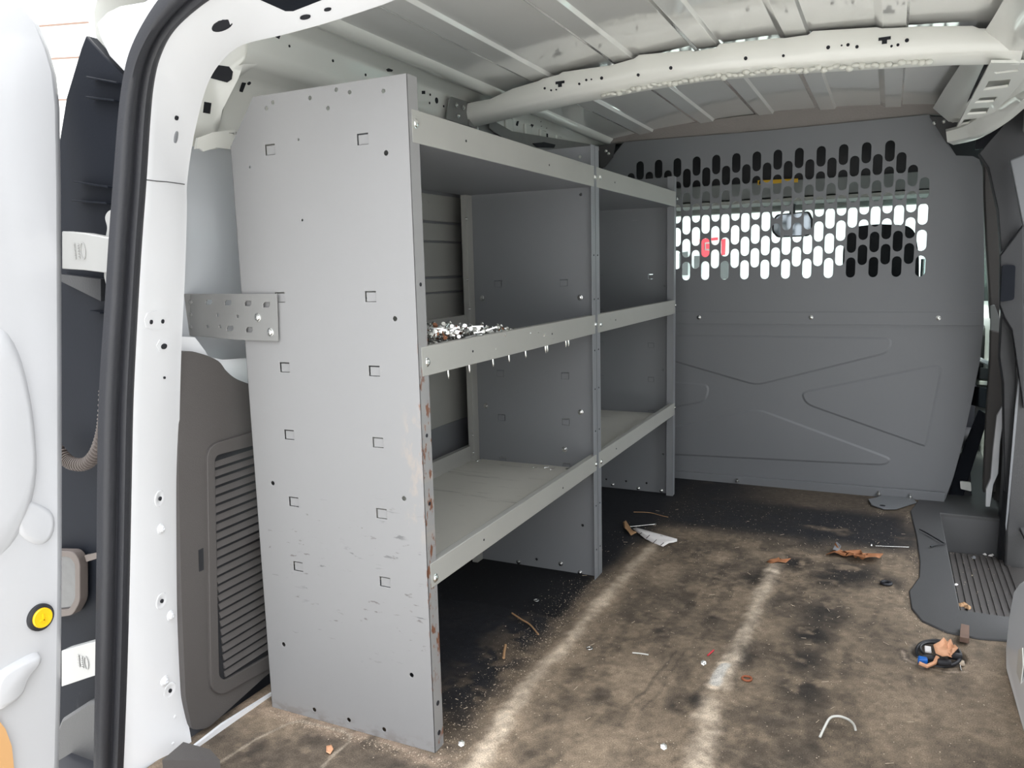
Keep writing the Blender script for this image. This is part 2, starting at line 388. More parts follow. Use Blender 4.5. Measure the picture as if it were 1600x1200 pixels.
# outline of the step-well surround cut out of the mat
WELL = [Z0(*p) for p in ((1440,776),(1422,800),(1432,840),(1437,880),(1436,903),(1420,925),(1424,952),(1440,972),(1480,990),(1530,1000),(1585,1004))]+[(1.12,.84),(1.12,2.0),(.8,2.0)]
def make_floor():
    x0, x1, y0, y1 = -.43, 1.0, -.55, 1.93; nx, ny = 358, 620
    xs = np.linspace(x0, x1, nx); ys = np.linspace(y0, y1, ny); X, Y = np.meshgrid(xs, ys)
    wx = X+(fbm(X, Y, 9, 3)-.5)*.03; wy = Y+(fbm(X, Y, 9, 8)-.5)*.03
    brown = np.array([.205, .158, .113]); dark = np.array([.019, .017, .016]); black = np.array([.008, .009, .012]); light = np.array([.72, .60, .47])
    col = np.zeros(X.shape+(3,)); col[:] = brown
    def over(c, a): 
        nonlocal col; col = col*(1-a[..., None])+np.array(c)*a[..., None]
    over(brown*1.35, sm(fbm(wx, wy, 7, 21), .5, .75)*.5)
    over(dark*1.6, sm(fbm(wx, wy, 6, 31, 6), .44, .64)*.5)
    over(dark, sm(fbm(wx*1.5, wy*.55, 16, 35, 5), .53, .68)*.4)
    over(dark, sm(fbm(X, Y, 34, 38, 4), .55, .70)*.3)
    over(brown*1.6, sm(fbm(X, Y, 48, 39, 4), .58, .72)*.25)
    # darker, less dusty ground: far end and the strip beside the shelves
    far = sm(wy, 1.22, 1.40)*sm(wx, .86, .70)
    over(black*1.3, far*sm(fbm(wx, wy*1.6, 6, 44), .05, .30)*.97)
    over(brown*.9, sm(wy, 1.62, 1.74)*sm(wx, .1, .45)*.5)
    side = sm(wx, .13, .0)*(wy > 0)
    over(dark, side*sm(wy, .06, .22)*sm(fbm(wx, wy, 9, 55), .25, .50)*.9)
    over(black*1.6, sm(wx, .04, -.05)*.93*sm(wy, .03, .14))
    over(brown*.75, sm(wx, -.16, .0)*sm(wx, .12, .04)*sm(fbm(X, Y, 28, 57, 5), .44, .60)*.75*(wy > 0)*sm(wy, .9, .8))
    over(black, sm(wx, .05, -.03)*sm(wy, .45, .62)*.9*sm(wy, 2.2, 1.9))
    # clean black rectangle where a case stood under the near unit
    cl = [Z0(*p) for p in ((682,898),(690,936),(760,944),(873,965),(890,950),(925,906),(900,890))]+[(-.4,.86),(-.4,.45)]
    over(black*.7, inpoly(X+(vnoise(X, Y, 60, 5)-.5)*.006, Y+(vnoise(X, Y, 60, 6)-.5)*.006, cl)*1.0)
    for (u, v, r, a) in ((1265,990,.06,.9),(1255,1030,.06,.8),(1250,1075,.07,.8),(1290,960,.07,.8),(1265,1105,.045,.5),(1225,1150,.08,.4),(1090,1092,.03,.85),(1060,1100,.03,.8),(945,1088,.03,.7),(905,1050,.03,.5),
                         (860,1110,.05,.5),(830,1165,.06,.4),(1120,960,.05,.6),(1160,1030,.04,.7),(1190,1015,.05,.5),(1030,985,.014,.7),(735,1130,.06,.5),(1180,905,.05,.6),(1240,880,.06,.9),(1330,895,.09,.9),(1390,910,.05,.8),(1300,905,.07,.8),(1200,800,.12,.6),(1100,790,.12,.6),(1370,990,.1,.25)):
        c = Z0(u, v); d = np.hypot(wx-c[0], (wy-c[1])*.75); over(dark, min(1, a*1.1)*sm(d, r*1.3, r*.2)*sm(fbm(X, Y, 26, int(u), 5), .30, .52))
    for (u, v, r, a) in ((1400,1100,.09,.3),(1350,870,.05,.35),(1130,870,.05,.6),(1040,900,.07,.5),(1430,1150,.12,.3),(1530,1050,.05,.4),(1000,1060,.10,.3),(760,1190,.06,.5),(930,1180,.08,.3)):
        c = Z0(u, v); d = np.hypot(wx-c[0], (wy-c[1])*.6); over(brown*1.7, a*sm(d, r, r*.2))
    # two long pressed ridges worn pale
    zz = np.zeros(X.shape)
    def ridge(pts, wd, vals, seed):
        nonlocal zz
        for (a, b, va, vb) in zip(pts[:-1], pts[1:], vals[:-1], vals[1:]):
            d, t = dseg(X, Y, a, b); dn, _ = dseg(wx, wy, a, b); wv = va+(vb-va)*t
            over(light, sm(dn+(fbm(X, Y, 40, seed+3)-.5)*.02, wd*1.15, 0)*wv*(.55+.45*sm(fbm(X, Y, 30, seed), .3, .6)))
            zz = np.maximum(zz, .005*sm(d, wd*1.5, 0))
    rp = [Z0(*p) for p in ((735,1215),(790,1120),(870,1020),(935,942),(1012,862))]
    for a, b in zip(rp[:-1], rp[1:]): over(brown*1.9, sm(dseg(wx, wy, a, b)[0], .085, .0)*.38)
    ridge([Z0(*p) for p in ((735,1215),(790,1120),(870,1020),(935,942),(1012,862),(1035,838))], .026, (.65,.85,.50,.45,.38,.0), 71)
    ridge([Z0(*p) for p in ((1083,1215),(1103,1120),(1118,1080))], .034, (.7,.6,.25), 75)
    ridge([Z0(*p) for p in ((1128,1072),(1145,1030),(1168,985),(1206,895),(1215,870))], .024, (1.0,.75,.55,.6,.1), 77)
    ridge([Z0(*p) for p in ((1118,1075),(1133,1040))], .014, (1.3,1.2), 79)
    over((.6,.58,.54), sm(dseg(wx, wy, Z0(1120,1072), Z0(1136,1042))[0], .013, .006)*.9)
    # scuffed line and dusty edge at the foot of the end panel
    for a, b, wd_, am in ((Z0(990,1100), Z0(1060,1020), .006, .5), (Z0(1005,1110), Z0(1075,1020), .004, .4)):
        over(dark, sm(dseg(wx, wy, a, b)[0], wd_, 0)*am)
    over((.36,.27,.20), sm(np.abs(wy+.012), .035, .004)*sm(wx, .06, 0)*.7*sm(fbm(X, Y, 40, 91), .25, .6))
    # rounded seams of the rear hatch cover near the end panel
    seam = [Z0(*p) for p in ((330,1200),(400,1155),(452,1130),(470,1127),(535,1142),(548,1150),(545,1160),(520,1180),(498,1205))]
    for a, b in zip(seam[:-1], seam[1:]):
        d, _ = dseg(X, Y, a, b); over((.32,.27,.21), sm(d, .0045, .001)*.85)
    rs = [Z0(*p) for p in ((1410,1017),(1415,1030),(1440,1042),(1480,1050),(1510,1050))]
    for a, b in zip(rs[:-1], rs[1:]):
        d, _ = dseg(X, Y, a, b); over((.33,.27,.22), sm(d, .004, .001)*.7); over(dark, sm(np.abs(d-.008), .004, 0)*.5)
    # soft dirty cup round the lashing ring
    c = Z0(1466,1022); d = np.hypot(X-c[0], Y-c[1]); over(dark, sm(d, .06, .045)*.8); zz -= .012*sm(d, .056, .04)
    over(brown*1.35, sm(wx, .72, .95)*sm(wy, .9, .6)*.5)
    col *= (.62+.76*fbm(X, Y, 95, 14, 3))[..., None]
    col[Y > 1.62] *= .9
    idx = np.arange(nx*ny).reshape(ny, nx)
    cut = inpoly(X, Y, WELL); q = ~(cut[:-1, :-1] & cut[1:, :-1] & cut[:-1, 1:] & cut[1:, 1:])
    a, b, c_, d_ = idx[:-1, :-1][q], idx[:-1, 1:][q], idx[1:, 1:][q], idx[1:, :-1][q]
    me = bpy.data.meshes.new('floor'); me.from_pydata(np.stack([X.ravel(), Y.ravel(), zz.ravel()], 1).tolist(), [], np.stack([a, b, c_, d_], 1).tolist())
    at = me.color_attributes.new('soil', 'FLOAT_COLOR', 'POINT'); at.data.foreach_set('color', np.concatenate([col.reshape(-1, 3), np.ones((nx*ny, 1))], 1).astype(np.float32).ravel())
    me.shade_smooth()
    o = bpy.data.objects.new('floor', me); COL.objects.link(o)
    m = bpy.data.materials.new('dirty_rubber_mat'); m.use_nodes = True; t = m.node_tree; N = t.nodes; L = t.links; b = N['Principled BSDF']
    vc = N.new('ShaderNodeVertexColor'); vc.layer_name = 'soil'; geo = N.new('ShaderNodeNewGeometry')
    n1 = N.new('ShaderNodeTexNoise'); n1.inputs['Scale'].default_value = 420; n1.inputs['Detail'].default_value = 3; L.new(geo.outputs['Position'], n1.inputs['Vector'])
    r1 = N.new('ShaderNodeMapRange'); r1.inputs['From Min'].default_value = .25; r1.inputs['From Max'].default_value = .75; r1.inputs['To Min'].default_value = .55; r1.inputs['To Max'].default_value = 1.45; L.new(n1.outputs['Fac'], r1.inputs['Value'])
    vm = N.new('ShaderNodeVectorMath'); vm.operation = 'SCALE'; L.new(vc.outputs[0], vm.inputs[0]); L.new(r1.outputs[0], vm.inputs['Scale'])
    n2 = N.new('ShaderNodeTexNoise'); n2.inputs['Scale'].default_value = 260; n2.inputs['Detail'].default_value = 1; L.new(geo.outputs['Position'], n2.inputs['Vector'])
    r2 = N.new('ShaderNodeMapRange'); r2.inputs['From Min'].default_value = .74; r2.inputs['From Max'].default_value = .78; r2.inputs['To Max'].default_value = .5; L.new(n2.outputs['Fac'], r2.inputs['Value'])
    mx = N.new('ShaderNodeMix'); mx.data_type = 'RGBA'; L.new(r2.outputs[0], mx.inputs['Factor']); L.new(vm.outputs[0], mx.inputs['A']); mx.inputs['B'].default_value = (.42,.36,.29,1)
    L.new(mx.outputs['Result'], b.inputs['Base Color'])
    b.inputs['Roughness'].default_value = .72; b.inputs['Specular IOR Level'].default_value = .35
    bp = N.new('ShaderNodeBump'); bp.inputs['Strength'].default_value = .5; bp.inputs['Distance'].default_value = .0015; L.new(n1.outputs['Fac'], bp.inputs['Height']); L.new(bp.outputs[0], b.inputs['Normal'])
    me.materials.append(m)
    return tag(o, 'dirty dark rubber cargo floor mat with two worn pale ridges', kind='structure')
floor = make_floor()
MB().box(-.62, .838, -.28, 1.93, -.06, -.02).box(.838, .95, -.28, .93, -.06, -.02).build('floor_underbody', M['dark'], floor)
MB().box(-.62, 1.12, 2.0, 3.6, -.06, -.02).build('cab_floor', M['grey_trim'], floor)

# ---- step well at the side door
sw = empty('trim_1', (.95, 1.3, 0), 'grey rubber surround of the ribbed side door step', kind='structure')
wellrim = [Z0(*p) for p in ((1470,802),(1480,905),(1478,905))]
A_, B_, C_, D_ = Z0(1469,803), Z0(1500,955), Z0(1560,962), Z0(1537,806)
outer = [(p[0], p[1], .004) for p in WELL]
hole = [(A_[0], A_[1], .004), (B_[0], B_[1], .004), (1.06, B_[1], .004), (1.06, A_[1], .004)]
MB().plate(outer, [hole], (0, 0, -.014)).build('well_surround', M['grey_trim'], sw, bevel=.003)
zt = P(1478, 862, 'y', A_[1])[2]
MB().slab([(A_[0], A_[1], 0), (B_[0], B_[1], 0), (B_[0], B_[1], zt), (A_[0], A_[1], zt)], (-.01, 0, 0)).build('well_side', M['grey_trim'], sw)
# front riser slopes down towards the rear
f0 = P(1480, 862, 'z', zt); f1 = P(1545, 868, 'z', zt)
MB().slab([(A_[0], A_[1], .0), (1.06, A_[1], .0), (1.08, f1[1], zt), (f0[0]-.02, f0[1], zt)], (0, .01, -.01)).build('well_riser', M['steel_dark'], sw)
MB().box(A_[0]-.02, 1.08, B_[1]-.3, A_[1], zt-.02, zt).build('step_tread', M['trim'], sw)
MB().box(A_[0]-.02, 1.08, B_[1]-.01, B_[1], zt, 0).build('well_rear_side', M['grey_trim'], sw)
for i in range(13):
    x = .83+i*.017
    MB().box(x, x+.009, B_[1]+.02, f0[1]-.01, zt, zt+.004).build('tread_rib', M['trim'], sw)

# ---- roof skin with pressed ribs
RIBS = [(-.21, -.148), (.017, .076), (.222, .282), (.424, .483), (.626, .684)]
def roof_z(x):
    z = 1.342-.115*(x-.27)**2
    for a, b in RIBS:
        if a-.006 < x < b+.0021:
            z -= .008*float(np.clip((x-a+.006)/.016, 0, 1)*np.clip((b+.002-x)/.005, 0, 1))
    return z
xs = sorted(set([round(x, 4) for x in np.linspace(-.36, .88, 32) if not any(q-.012 < x < r+.008 for q, r in RIBS)]+[round(v, 4) for q, r in RIBS for v in (q-.0075, q-.006, q-.0045, q+.0085, q+.010, q+.0115, (q+r)/2, r-.0036, r-.003, r-.0024, r+.0014, r+.002, r+.0026)]))
rows = []
for y in (-.30, -.1, .3, .8, 1.3, 1.8, 1.93): rows.append([(x, y, roof_z(x)) for x in xs])
ceil = tag(MB().sweep(rows).build('ceiling', M['roof'], smooth=60), 'glossy white roof skin with pressed lengthwise ribs', kind='structure')
MB().box(-.62, 1.12, -.10, 3.0, 1.375, 1.40).build('roof_outer_skin', M['white'], ceil)
MB().box(-.62, 1.12, 1.95, 2.9, 1.345, 1.36).build('cab_headliner', M['beige'], ceil)

# ---- cross bow under the roof
bow = empty('trim_2', (.25, .93, 1.28), 'white painted roof cross bow with bolt holes', kind='structure')
YB = .90
topu = [(690,172),(738,161),(765,156),(800,140),(840,128),(848,124),(872,118),(878,114),(955,103),(962,101),(990,93),(998,87),(1080,80),(1084,82),(1118,76),(1124,70),(1214,61),(1225,61),(1262,56),(1270,50),(1370,44),(1378,46),(1418,44),(1430,43),(1520,42),(1530,46),(1600,47)]
botu = [(690,196),(738,187),(800,172),(850,160),(900,149),(960,138),(1000,130),(1100,114),(1200,105),(1300,98),(1400,92),(1480,87),(1560,85),(1600,86)]
tp = [P(u, v, 'y', YB) for u, v in topu]; bt = [P(u, v, 'y', YB) for u, v in botu]
tx = [p[0] for p in tp]; tz = [p[2] for p in tp]; bx_ = [p[0] for p in bt]; bz = [p[2] for p in bt]
xs = sorted(set(tx+list(np.linspace(tx[0], tx[-1], 60))))
prof = []
for x in xs:
    zt_, zb_ = np.interp(x, tx, tz), np.interp(x, bx_, bz)
    prof.append([(x, YB+.055, zt_+.004), (x, YB+.004, zt_+.003), (x, YB, zt_-.003), (x, YB-.004, (zt_+zb_)/2), (x, YB, zb_+.006), (x, YB+.006, zb_), (x, YB+.035, zb_-.012), (x, YB+.055, zb_-.006), (x, YB+.07, zt_)])
MB().sweep(prof).build('bow_channel', M['cream'], bow, smooth=40)
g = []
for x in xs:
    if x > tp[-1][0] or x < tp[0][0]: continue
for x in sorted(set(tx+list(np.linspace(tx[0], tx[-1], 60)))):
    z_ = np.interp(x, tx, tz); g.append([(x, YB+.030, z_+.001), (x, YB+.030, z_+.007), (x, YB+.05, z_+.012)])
MB().sweep(g).build('gap_shade_strip', M['dark'], bow)  # dark strip standing for the shade in the gap between bow and roof
for (u, v, r) in ((851,138,.003),(861,141,.0025),(869,140,.002),(905,131,.003),(916,125,.003),(924,124,.002),(940,122,.004),(997,117,.0035),(1048,106,.004),(1165,91,.004),(1224,87,.003),(1294,74,.004),(1315,71,.002),(1325,70,.0035),(1339,73,.0035),(1393,72,.0025),(1403,70,.003),(1417,63,.004)):
    p = P(u, v, 'y', YB-.0045); MB().cyl((p[0], YB-.0052, p[2]), (0, 1, 0), r, .004).build('bolt_hole', M['dark'], bow)
for (u, v) in ((875,132),(1382,64)):
    p = P(u, v, 'y', YB-.0045); mb = MB()
    mb.box(p[0]-.012, p[0]+.012, YB-.0056, YB, p[2]+.002, p[2]+.008); mb.box(p[0]-.005, p[0]+.005, YB-.0056, YB, p[2]-.006, p[2]+.002)
    mb.build('tee_slot', M['dark'], bow)
mb = MB(); pr = None
for x in np.arange(.0, .73, .013):
    zb_ = np.interp(x, bx_, bz)-.008+random.uniform(-.003, .003); r = random.uniform(.004, .0085)
    mb.lathe((x, YB+random.uniform(.004, .02), zb_), (1, random.uniform(-.3, .3), random.uniform(-.3, .3)), [(0, -.009), (r*.8, -.006), (r, 0), (r*.7, .006), (0, .009)], 8)
tag(mb.build('sealer_bead', M['sealer'], bow, smooth=80), kind='stuff')

# ---- left wall: pressed upper side panel, profile run along the van
wl = empty('wall_left', (-.5, .9, 0), 'white painted inner side of the van behind the shelves', kind='structure')
prof = [(-.30,1.322),(-.305,1.300),(-.318,1.287),(-.343,1.289),(-.352,1.298),(-.362,1.299),(-.385,1.285),(-.396,1.283),(-.401,1.276),(-.403,1.232),(-.410,1.212),(-.425,1.206),(-.455,1.198),(-.470,1.185),(-.474,1.10),(-.476,1.075),(-.477,1.07)]
rows = [[(x, y, z) for x, z in prof] for y in (.10, .6, 1.2, 1.93)]
ur = MB().sweep(rows).build('upper_rail', M['cream'], wl, smooth=50)
# rounded end of the pressed box and the quarter panel towards the rear
prof2 = [(-.30,1.322),(-.305,1.300),(-.318,1.287),(-.343,1.289),(-.365,1.298),(-.42,1.292),(-.452,1.268),(-.470,1.235),(-.472,1.205),(-.468,1.19),(-.470,1.185),(-.474,1.10),(-.476,1.07),(-.478,1.06),(-.479,1.055),(-.479,1.055),(-.479,1.055)]
rows = []
for t, y in ((0, -.16), (0, .07), (.25, .085), (.8, .105), (1, .13)):
    rows.append([(a[0]*(1-t)+b[0]*t, y, a[1]*(1-t)+b[1]*t) for a, b in zip(prof2, prof)])
qp = MB().sweep(rows).build('quarter_panel', M['cream'], wl, smooth=50)
WT = bvh(ur, qp)
# wall skin down to the floor
MB().box(-.58, -.56, -.05, 1.93, -.02, 1.33).build('side_skin', M['cream'], wl)
MB().box(-.62, -.60, -.05, 3.0, -.02, 1.39).build('outer_skin', M['white'], wl)
MB().box(-.60, -.30, -.06, 1.93, 1.33, 1.36).build('roof_rail', M['white'], wl)
def patch(pts, axis, val, name, m, parent, th=.003, rnd=0, push=None):
    q = [P(u, v, axis, val) for u, v in pts]
    if rnd: q = rounded(q, rnd)
    d = {'x': (th, 0, 0), 'y': (0, -th, 0), 'z': (0, 0, th)}[axis]
    return MB().slab(q, d).build(name, m, parent)
decal([(341,102),(358,104),(364,112),(362,124),(355,129),(329,122),(333,112)], WT, 'access_hole', M['dark'], wl)
decal([(377,128),(383,129),(379,148),(374,146)], WT, 'slot_hole', M['dark'], wl)
decal([(319,159),(330,161),(328,178),(317,176)], WT, 'square_hole', M['dark'], wl)
for (u, v, r) in ((389,130,.004),(452,72,.0025),(520,95,.003),(672,148,.003),(671,161,.003),(693,166,.003),(846,197,.002),(854,200,.002),(845,190,.002),(682,157,.0075),(831,196,.010),(571,117,.003)):
    p, n = stick(u, v, WT)
    if p is not None: MB().cyl(p-n*.0005, n, r, .0015, 12).build('bolt_hole', M['dark'], wl)
for q in ([(659,142),(664,142),(664,147),(659,147)], [(852,208),(856,209),(856,216),(852,215)], [(807,189),(810,189),(809,199),(806,198)], [(603,108),(611,105),(616,108),(612,111),(605,111)], [(425,55),(438,55),(436,61)]):
    decal(q, WT, 'square_hole', M['dark'], wl)
for y in (1.02, 1.16, 1.30, 1.42, 1.56):
    MB().box(-.401, -.392, y, y+.05, 1.215, 1.278).build('rail_stiffener', M['cream'], wl, bevel=.004)
# pressed pillar seen between the rear frame and the end panel
rows = []
for z, k in ((.55,.75),(.62,.9),(.70,1),(.85,1.0),(1.0,1.0),(1.09,.97)):
    r = []
    for i in range(15):
        a = math.pi*(i/14); r.append((-.556+.066*math.sin(a)**.8*k, .07-.20*math.cos(a), z))
    rows.append(r)
MB().sweep(rows).build('window_pillar', M['sidegrey'], wl, smooth=60)
patch([(303,233),(306,216),(330,207),(362,203),(362,234),(335,231),(316,237),(309,232)], 'x', -.445, 'pillar_flange', M['cream'], wl, .004)
patch([(281,526),(302,527),(318,548),(323,557),(345,562),(386,559),(390,600),(370,598),(350,578),(300,550),(281,548)], 'x', -.437, 'lower_flange', M['white'], wl, .004)
# panelled infill behind the open back of the near unit
MB().box(-.44, -.425, .30, 1.75, .0, 1.15).build('side_lining', M['shelf'], wl)
zs = [(.40,.575),(.582,.615),(.622,.76),(.765,.80),(.806,.895),(.90,.945),(.951,1.02)]
for a, b in zs: MB().box(-.425, -.419, .42, .915, a, b).build('lining_slat', M['lip'], wl, bevel=.0015)
MB().box(-.424, -.412, .922, .934, .35, 1.06).build('lining_edge', M['dark'], wl)
MB().box(-.424, -.415, .915, .921, .36, 1.04).build('lining_lip', M['cream'], wl)

# ---- rear opening frame: jamb and header in one sweep
fr = empty('trim_3', (-.4, -.15, 0), 'white rear door frame with black rubber seal', kind='structure')
def path(ps, n=6): return smooth_path([P(u, v, 'y', y) for u, v, y in ps], n)
inner = path([(306,1235,-.150),(300,1165,-.146),(292,1110,-.142),(285,1000,-.135),(281,850,-.125),(280,700,-.115),(283,560,-.110),(289,430,-.105),(292,330,-.100),(292,290,-.100),(299,235,-.100),(309,185,-.100),(325,130,-.100),(348,94,-.100),(380,70,-.100),(440,55,-.100),(510,36,-.100),(590,10,-.100),(640,-8,-.10),(760,-45,-.10),(1000,-100,-.10)])
outerp = path([(190,1260,-.262),(194,1180,-.262),(199,1050,-.258),(203,900,-.250),(206,750,-.242),(209,620,-.235),(216,480,-.225),(222,380,-.22),(229,285,-.215),(235,190,-.210),(241,130,-.210),(252,86,-.21),(275,45,-.21),(325,2,-.21),(375,-22,-.215),(440,-50,-.22),(520,-80,-.22),(600,-105,-.22),(680,-130,-.22),(800,-165,-.22),(1060,-230,-.22)])
N_ = len(inner)
mid = []
for a, b in zip(inner, outerp):
    a, b = Vector(a), Vector(b); m_ = a.lerp(b, .5)
    mid.append(m_)
def off(p, k): # away from the opening centre in the xz plane
    c = Vector((.25, p[1], .55)); d = (Vector(p)-c); d.y = 0; d.normalize(); return tuple(Vector(p)+d*k)
r0 = [tuple(Vector(off(p, .03))+Vector((0, .006, 0))) for p in inner]; r1 = [tuple(p) for p in inner]
r1b = [tuple(Vector(a).lerp(Vector(b), .04)+Vector((0, -.001, 0))) for a, b in zip(inner, outerp)]
r2 = [tuple(Vector(a).lerp(Vector(b), .12)) for a, b in zip(inner, outerp)]
r3 = [tuple(Vector(a).lerp(Vector(b), .86)) for a, b in zip(inner, outerp)]; r4 = [tuple(p) for p in outerp]; r5 = [off(p, .02) for p in outerp]; r6 = [off(p, .035) for p in outerp]
r4b = [tuple(Vector(p)+Vector((0, -.012, 0))) for p in outerp]
jm = MB().sweep([r0, r1, r1b, r2, r3, r4, r4b]).build('jamb', M['white'], fr, smooth=50)
body = MB().sweep([r4, r5, [tuple(Vector(p)+Vector((0, .02, 0))) for p in r6]]).build('frame_flange', M['white'], fr, smooth=50)
# rubber seal: two lobes
def lerpoff(p, k, dy): q = Vector(off(p, k)); return tuple(q+Vector((0, dy, 0)))
base = path([(150,1260,-.30),(152,1180,-.30),(155,1050,-.30),(158,900,-.295),(160,750,-.29),(163,620,-.285),(172,480,-.275),(178,380,-.27),(186,270,-.265),(192,190,-.262),(198,140,-.26),(208,94,-.26),(228,50,-.26),(258,5,-.26),(300,-40,-.26),(360,-80,-.26),(440,-110,-.26),(520,-135,-.26),(640,-170,-.26),(800,-215,-.26),(1060,-290,-.26)])
sl = []
for t, bulge in ((0, 0), (.10, .006), (.28, .009), (.40, .006), (.47, -.002), (.53, -.002), (.60, .004), (.74, .010), (.90, .007), (1, 0)):
    row = []
    for a, b in zip(base, outerp):
        a, b = Vector(a), Vector(b); p = a.lerp(b, t); c = Vector((.35, -.75, .6)); d = (c-p); d.normalize()
        row.append(tuple(p+d*bulge))
    sl.append(row)
MB().sweep(sl+[[off(p, .02) for p in outerp], [lerpoff(p, .012, .0) for p in base]], closed=True).build('door_seal', M['rubber'], fr, smooth=60)
# fittings on the jamb: interpolate the jamb surface under a picture position
JT = bvh(jm)
def jambpt(u, v):
    return stick(u, v, JT)
for (u, v, r) in ((235,503,.0035),(253,502,.0035),(256,590,.002),(249,779,.0035),(252,939,.0035),(265,1079,.0035),(275,184,.0035)):
    p, n = jambpt(u, v)
    if v > 700: MB().lathe(p, n, [(.015, -.001), (.0135, .0012), (.008, .0014), (.006, .0004), (0, .0004)], 16).build('hole_boss', M['white'], fr)
    MB().cyl(p, n, r, .0024, 12).build('bolt_hole', M['dark'], fr)
for (u, v, s_) in ((255,541,1),(274,214,1)):
    p, n = jambpt(u, v); t = n.cross(_V((0, 0, 1))).normalized(); up = t.cross(n)
    w_, h_ = (.0075, .0045) if v > 300 else (.0035, .009)
    q = [p+t*w_*math.cos(a)+up*h_*math.sin(a) for a in np.linspace(0, 2*math.pi, 16, endpoint=False)]
    MB().slab(q, n*.0024).build('oval_hole', M['dark'] if v > 300 else M['shelf'], fr)
for (u, v) in ((251,826),(266,962),(257,1064)):
    p, n = jambpt(u, v); MB().lathe(p, n, [(.010, -.001), (.009, .0015), (.006, .002), (.0055, .005), (.003, .006), (.0025, .003), (0, .003)], 14).build('bolt', M['white'], fr)
for (u, v) in ((273,1120),(270,1162)):
    p, n = jambpt(u, v); MB().lathe(p, n, [(.004, -.001), (.003, .0015), (0, .002)], 10).build('weld_dimple', M['white'], fr)
for (u, v, a, b) in ((347,39,.018,.011),(477,26,.009,.0045),(512,14,.006,.003)):
    p, n = jambpt(u, v)
    t = _V((1, 0, .2)); t = (t-n*t.dot(n)).normalized(); up = n.cross(t)
    q = [p+t*a*math.cos(k)+up*b*math.sin(k) for k in np.linspace(0, 2*math.pi, 20, endpoint=False)]
    MB().slab(q, n*.0015).build('oval_hole', M['dark'], fr)
# big cut-out in the header
decal([(404,-2),(446,17),(458,17),(508,-3),(520,-12),(404,-12)], JT, 'header_opening', M['navy'], fr)
q = [stick(u, v, JT) for u, v in ((229,281),(245,283),(260,284),(275,286),(288,288))]
MB().tube([p+n*.0002 for p, n in q], .0008, 6).build('jamb_seam', M['grey_trim'], fr)
decal([(225,500),(230,489),(245,485),(262,489),(266,500),(262,512),(240,516),(228,512)], JT, 'pressed_boss', M['white'], fr, .0012)
decal([(244,540),(249,531),(262,531),(268,540),(264,549),(250,551)], JT, 'pressed_boss', M['white'], fr, .0012)
# rear sill corner pieces
patch([(300,1165),(345,1130),(425,1080),(427,1106),(430,1100),(330,1150),(318,1168),(300,1178)], 'x', -.40, 'body_seam_bead', M['white'], fr, .006)
sill = patch([(255,1205),(288,1176),(330,1188),(345,1205)], 'z', .012, 'sill_cover', M['trim'], fr, .02)
MB().box(-.42, .95, -.36, -.28, -.05, -.002).build('sill', M['white'], fr)

# ---- right wall: sliding door, pillars, upper rail
wr = empty('wall_right', (1.0, 1.2, 0), 'right inner side of the van with the open sliding door', kind='structure')
MB().box(1.12, 1.14, -.2, .70, -.4, 1.39).build('outer_skin', M['white'], wr)
MB().box(1.12, 1.14, 1.72, 3.1, -.4, .62).build('outer_skin', M['white'], wr)
MB().box(1.00, 1.14, .70, 1.72, 1.17, 1.39).build('door_header', M['white'], wr, bevel=.01)
MB().box(1.06, 1.14, .70, 1.75, -.3, -.16).build('door_sill', M['white'], wr, bevel=.01)
MB().box(1.015, 1.14, 1.72, 1.80, -.3, 1.30).build('middle_pillar', M['black'], wr, bevel=.01)
MB().box(1.16, 1.24, -.55, .66, -.25, 1.18).build('opened_sliding_door', M['white'], wr, bevel=.03)
MB().box(.94, 1.12, -.2, .66, .45, 1.36).build('quarter_lining', M['cream'], wr)
# white wheelhouse pillar at the lower right
q = [P(u, v, 'x', .925) for u, v in ((1572,1000),(1576,960),(1583,925),(1592,912),(1604,906))]
a = P(1568,1040,'x',.925)
yb0 = P(1600,1180,'z',0)[1]; yb1 = P(1566,1052,'z',0)[1]
bot_ = [(.912, y, 0.0) for y in (.20, yb0, (yb0+yb1)/2, yb1)]
topl = [P(1604,904,'x',.965), P(1592,912,'x',.955), P(1583,925,'x',.945), P(1576,962,'x',.93), P(1571,1010,'x',.920)]
out = [tuple(p) for p in bot_]+[tuple(p) for p in topl[::-1]]+[(.975, .20, .27)]
MB().slab(out, (.06, .0, -.0)).build('wheelhouse_panel', M['white'], wr, bevel=.006)
MB().box(.935, 1.10, -.2, .50, 0, .45).build('wheelhouse_box', M['cream'], wr, bevel=.01)
patch([(1591,1015),(1597,1012),(1598,1040),(1592,1090),(1588,1092),(1586,1080)], 'x', .922, 'pressed_slot', M['cream'], wr, .002)
MB().tube([P(*p, 'x', .92) for p in ((1566,1030),(1564,1045),(1572,1075),(1585,1110),(1588,1135),(1598,1170))], .006, 8).build('seam_bead', M['cream'], wr)
MB().lathe(P(1568,1042,'x',.925), (0, -.6, 1), [(.012, -.004), (.014, 0), (.011, .006), (0, .007)], 12).build('rubber_bung', M['black'], wr)
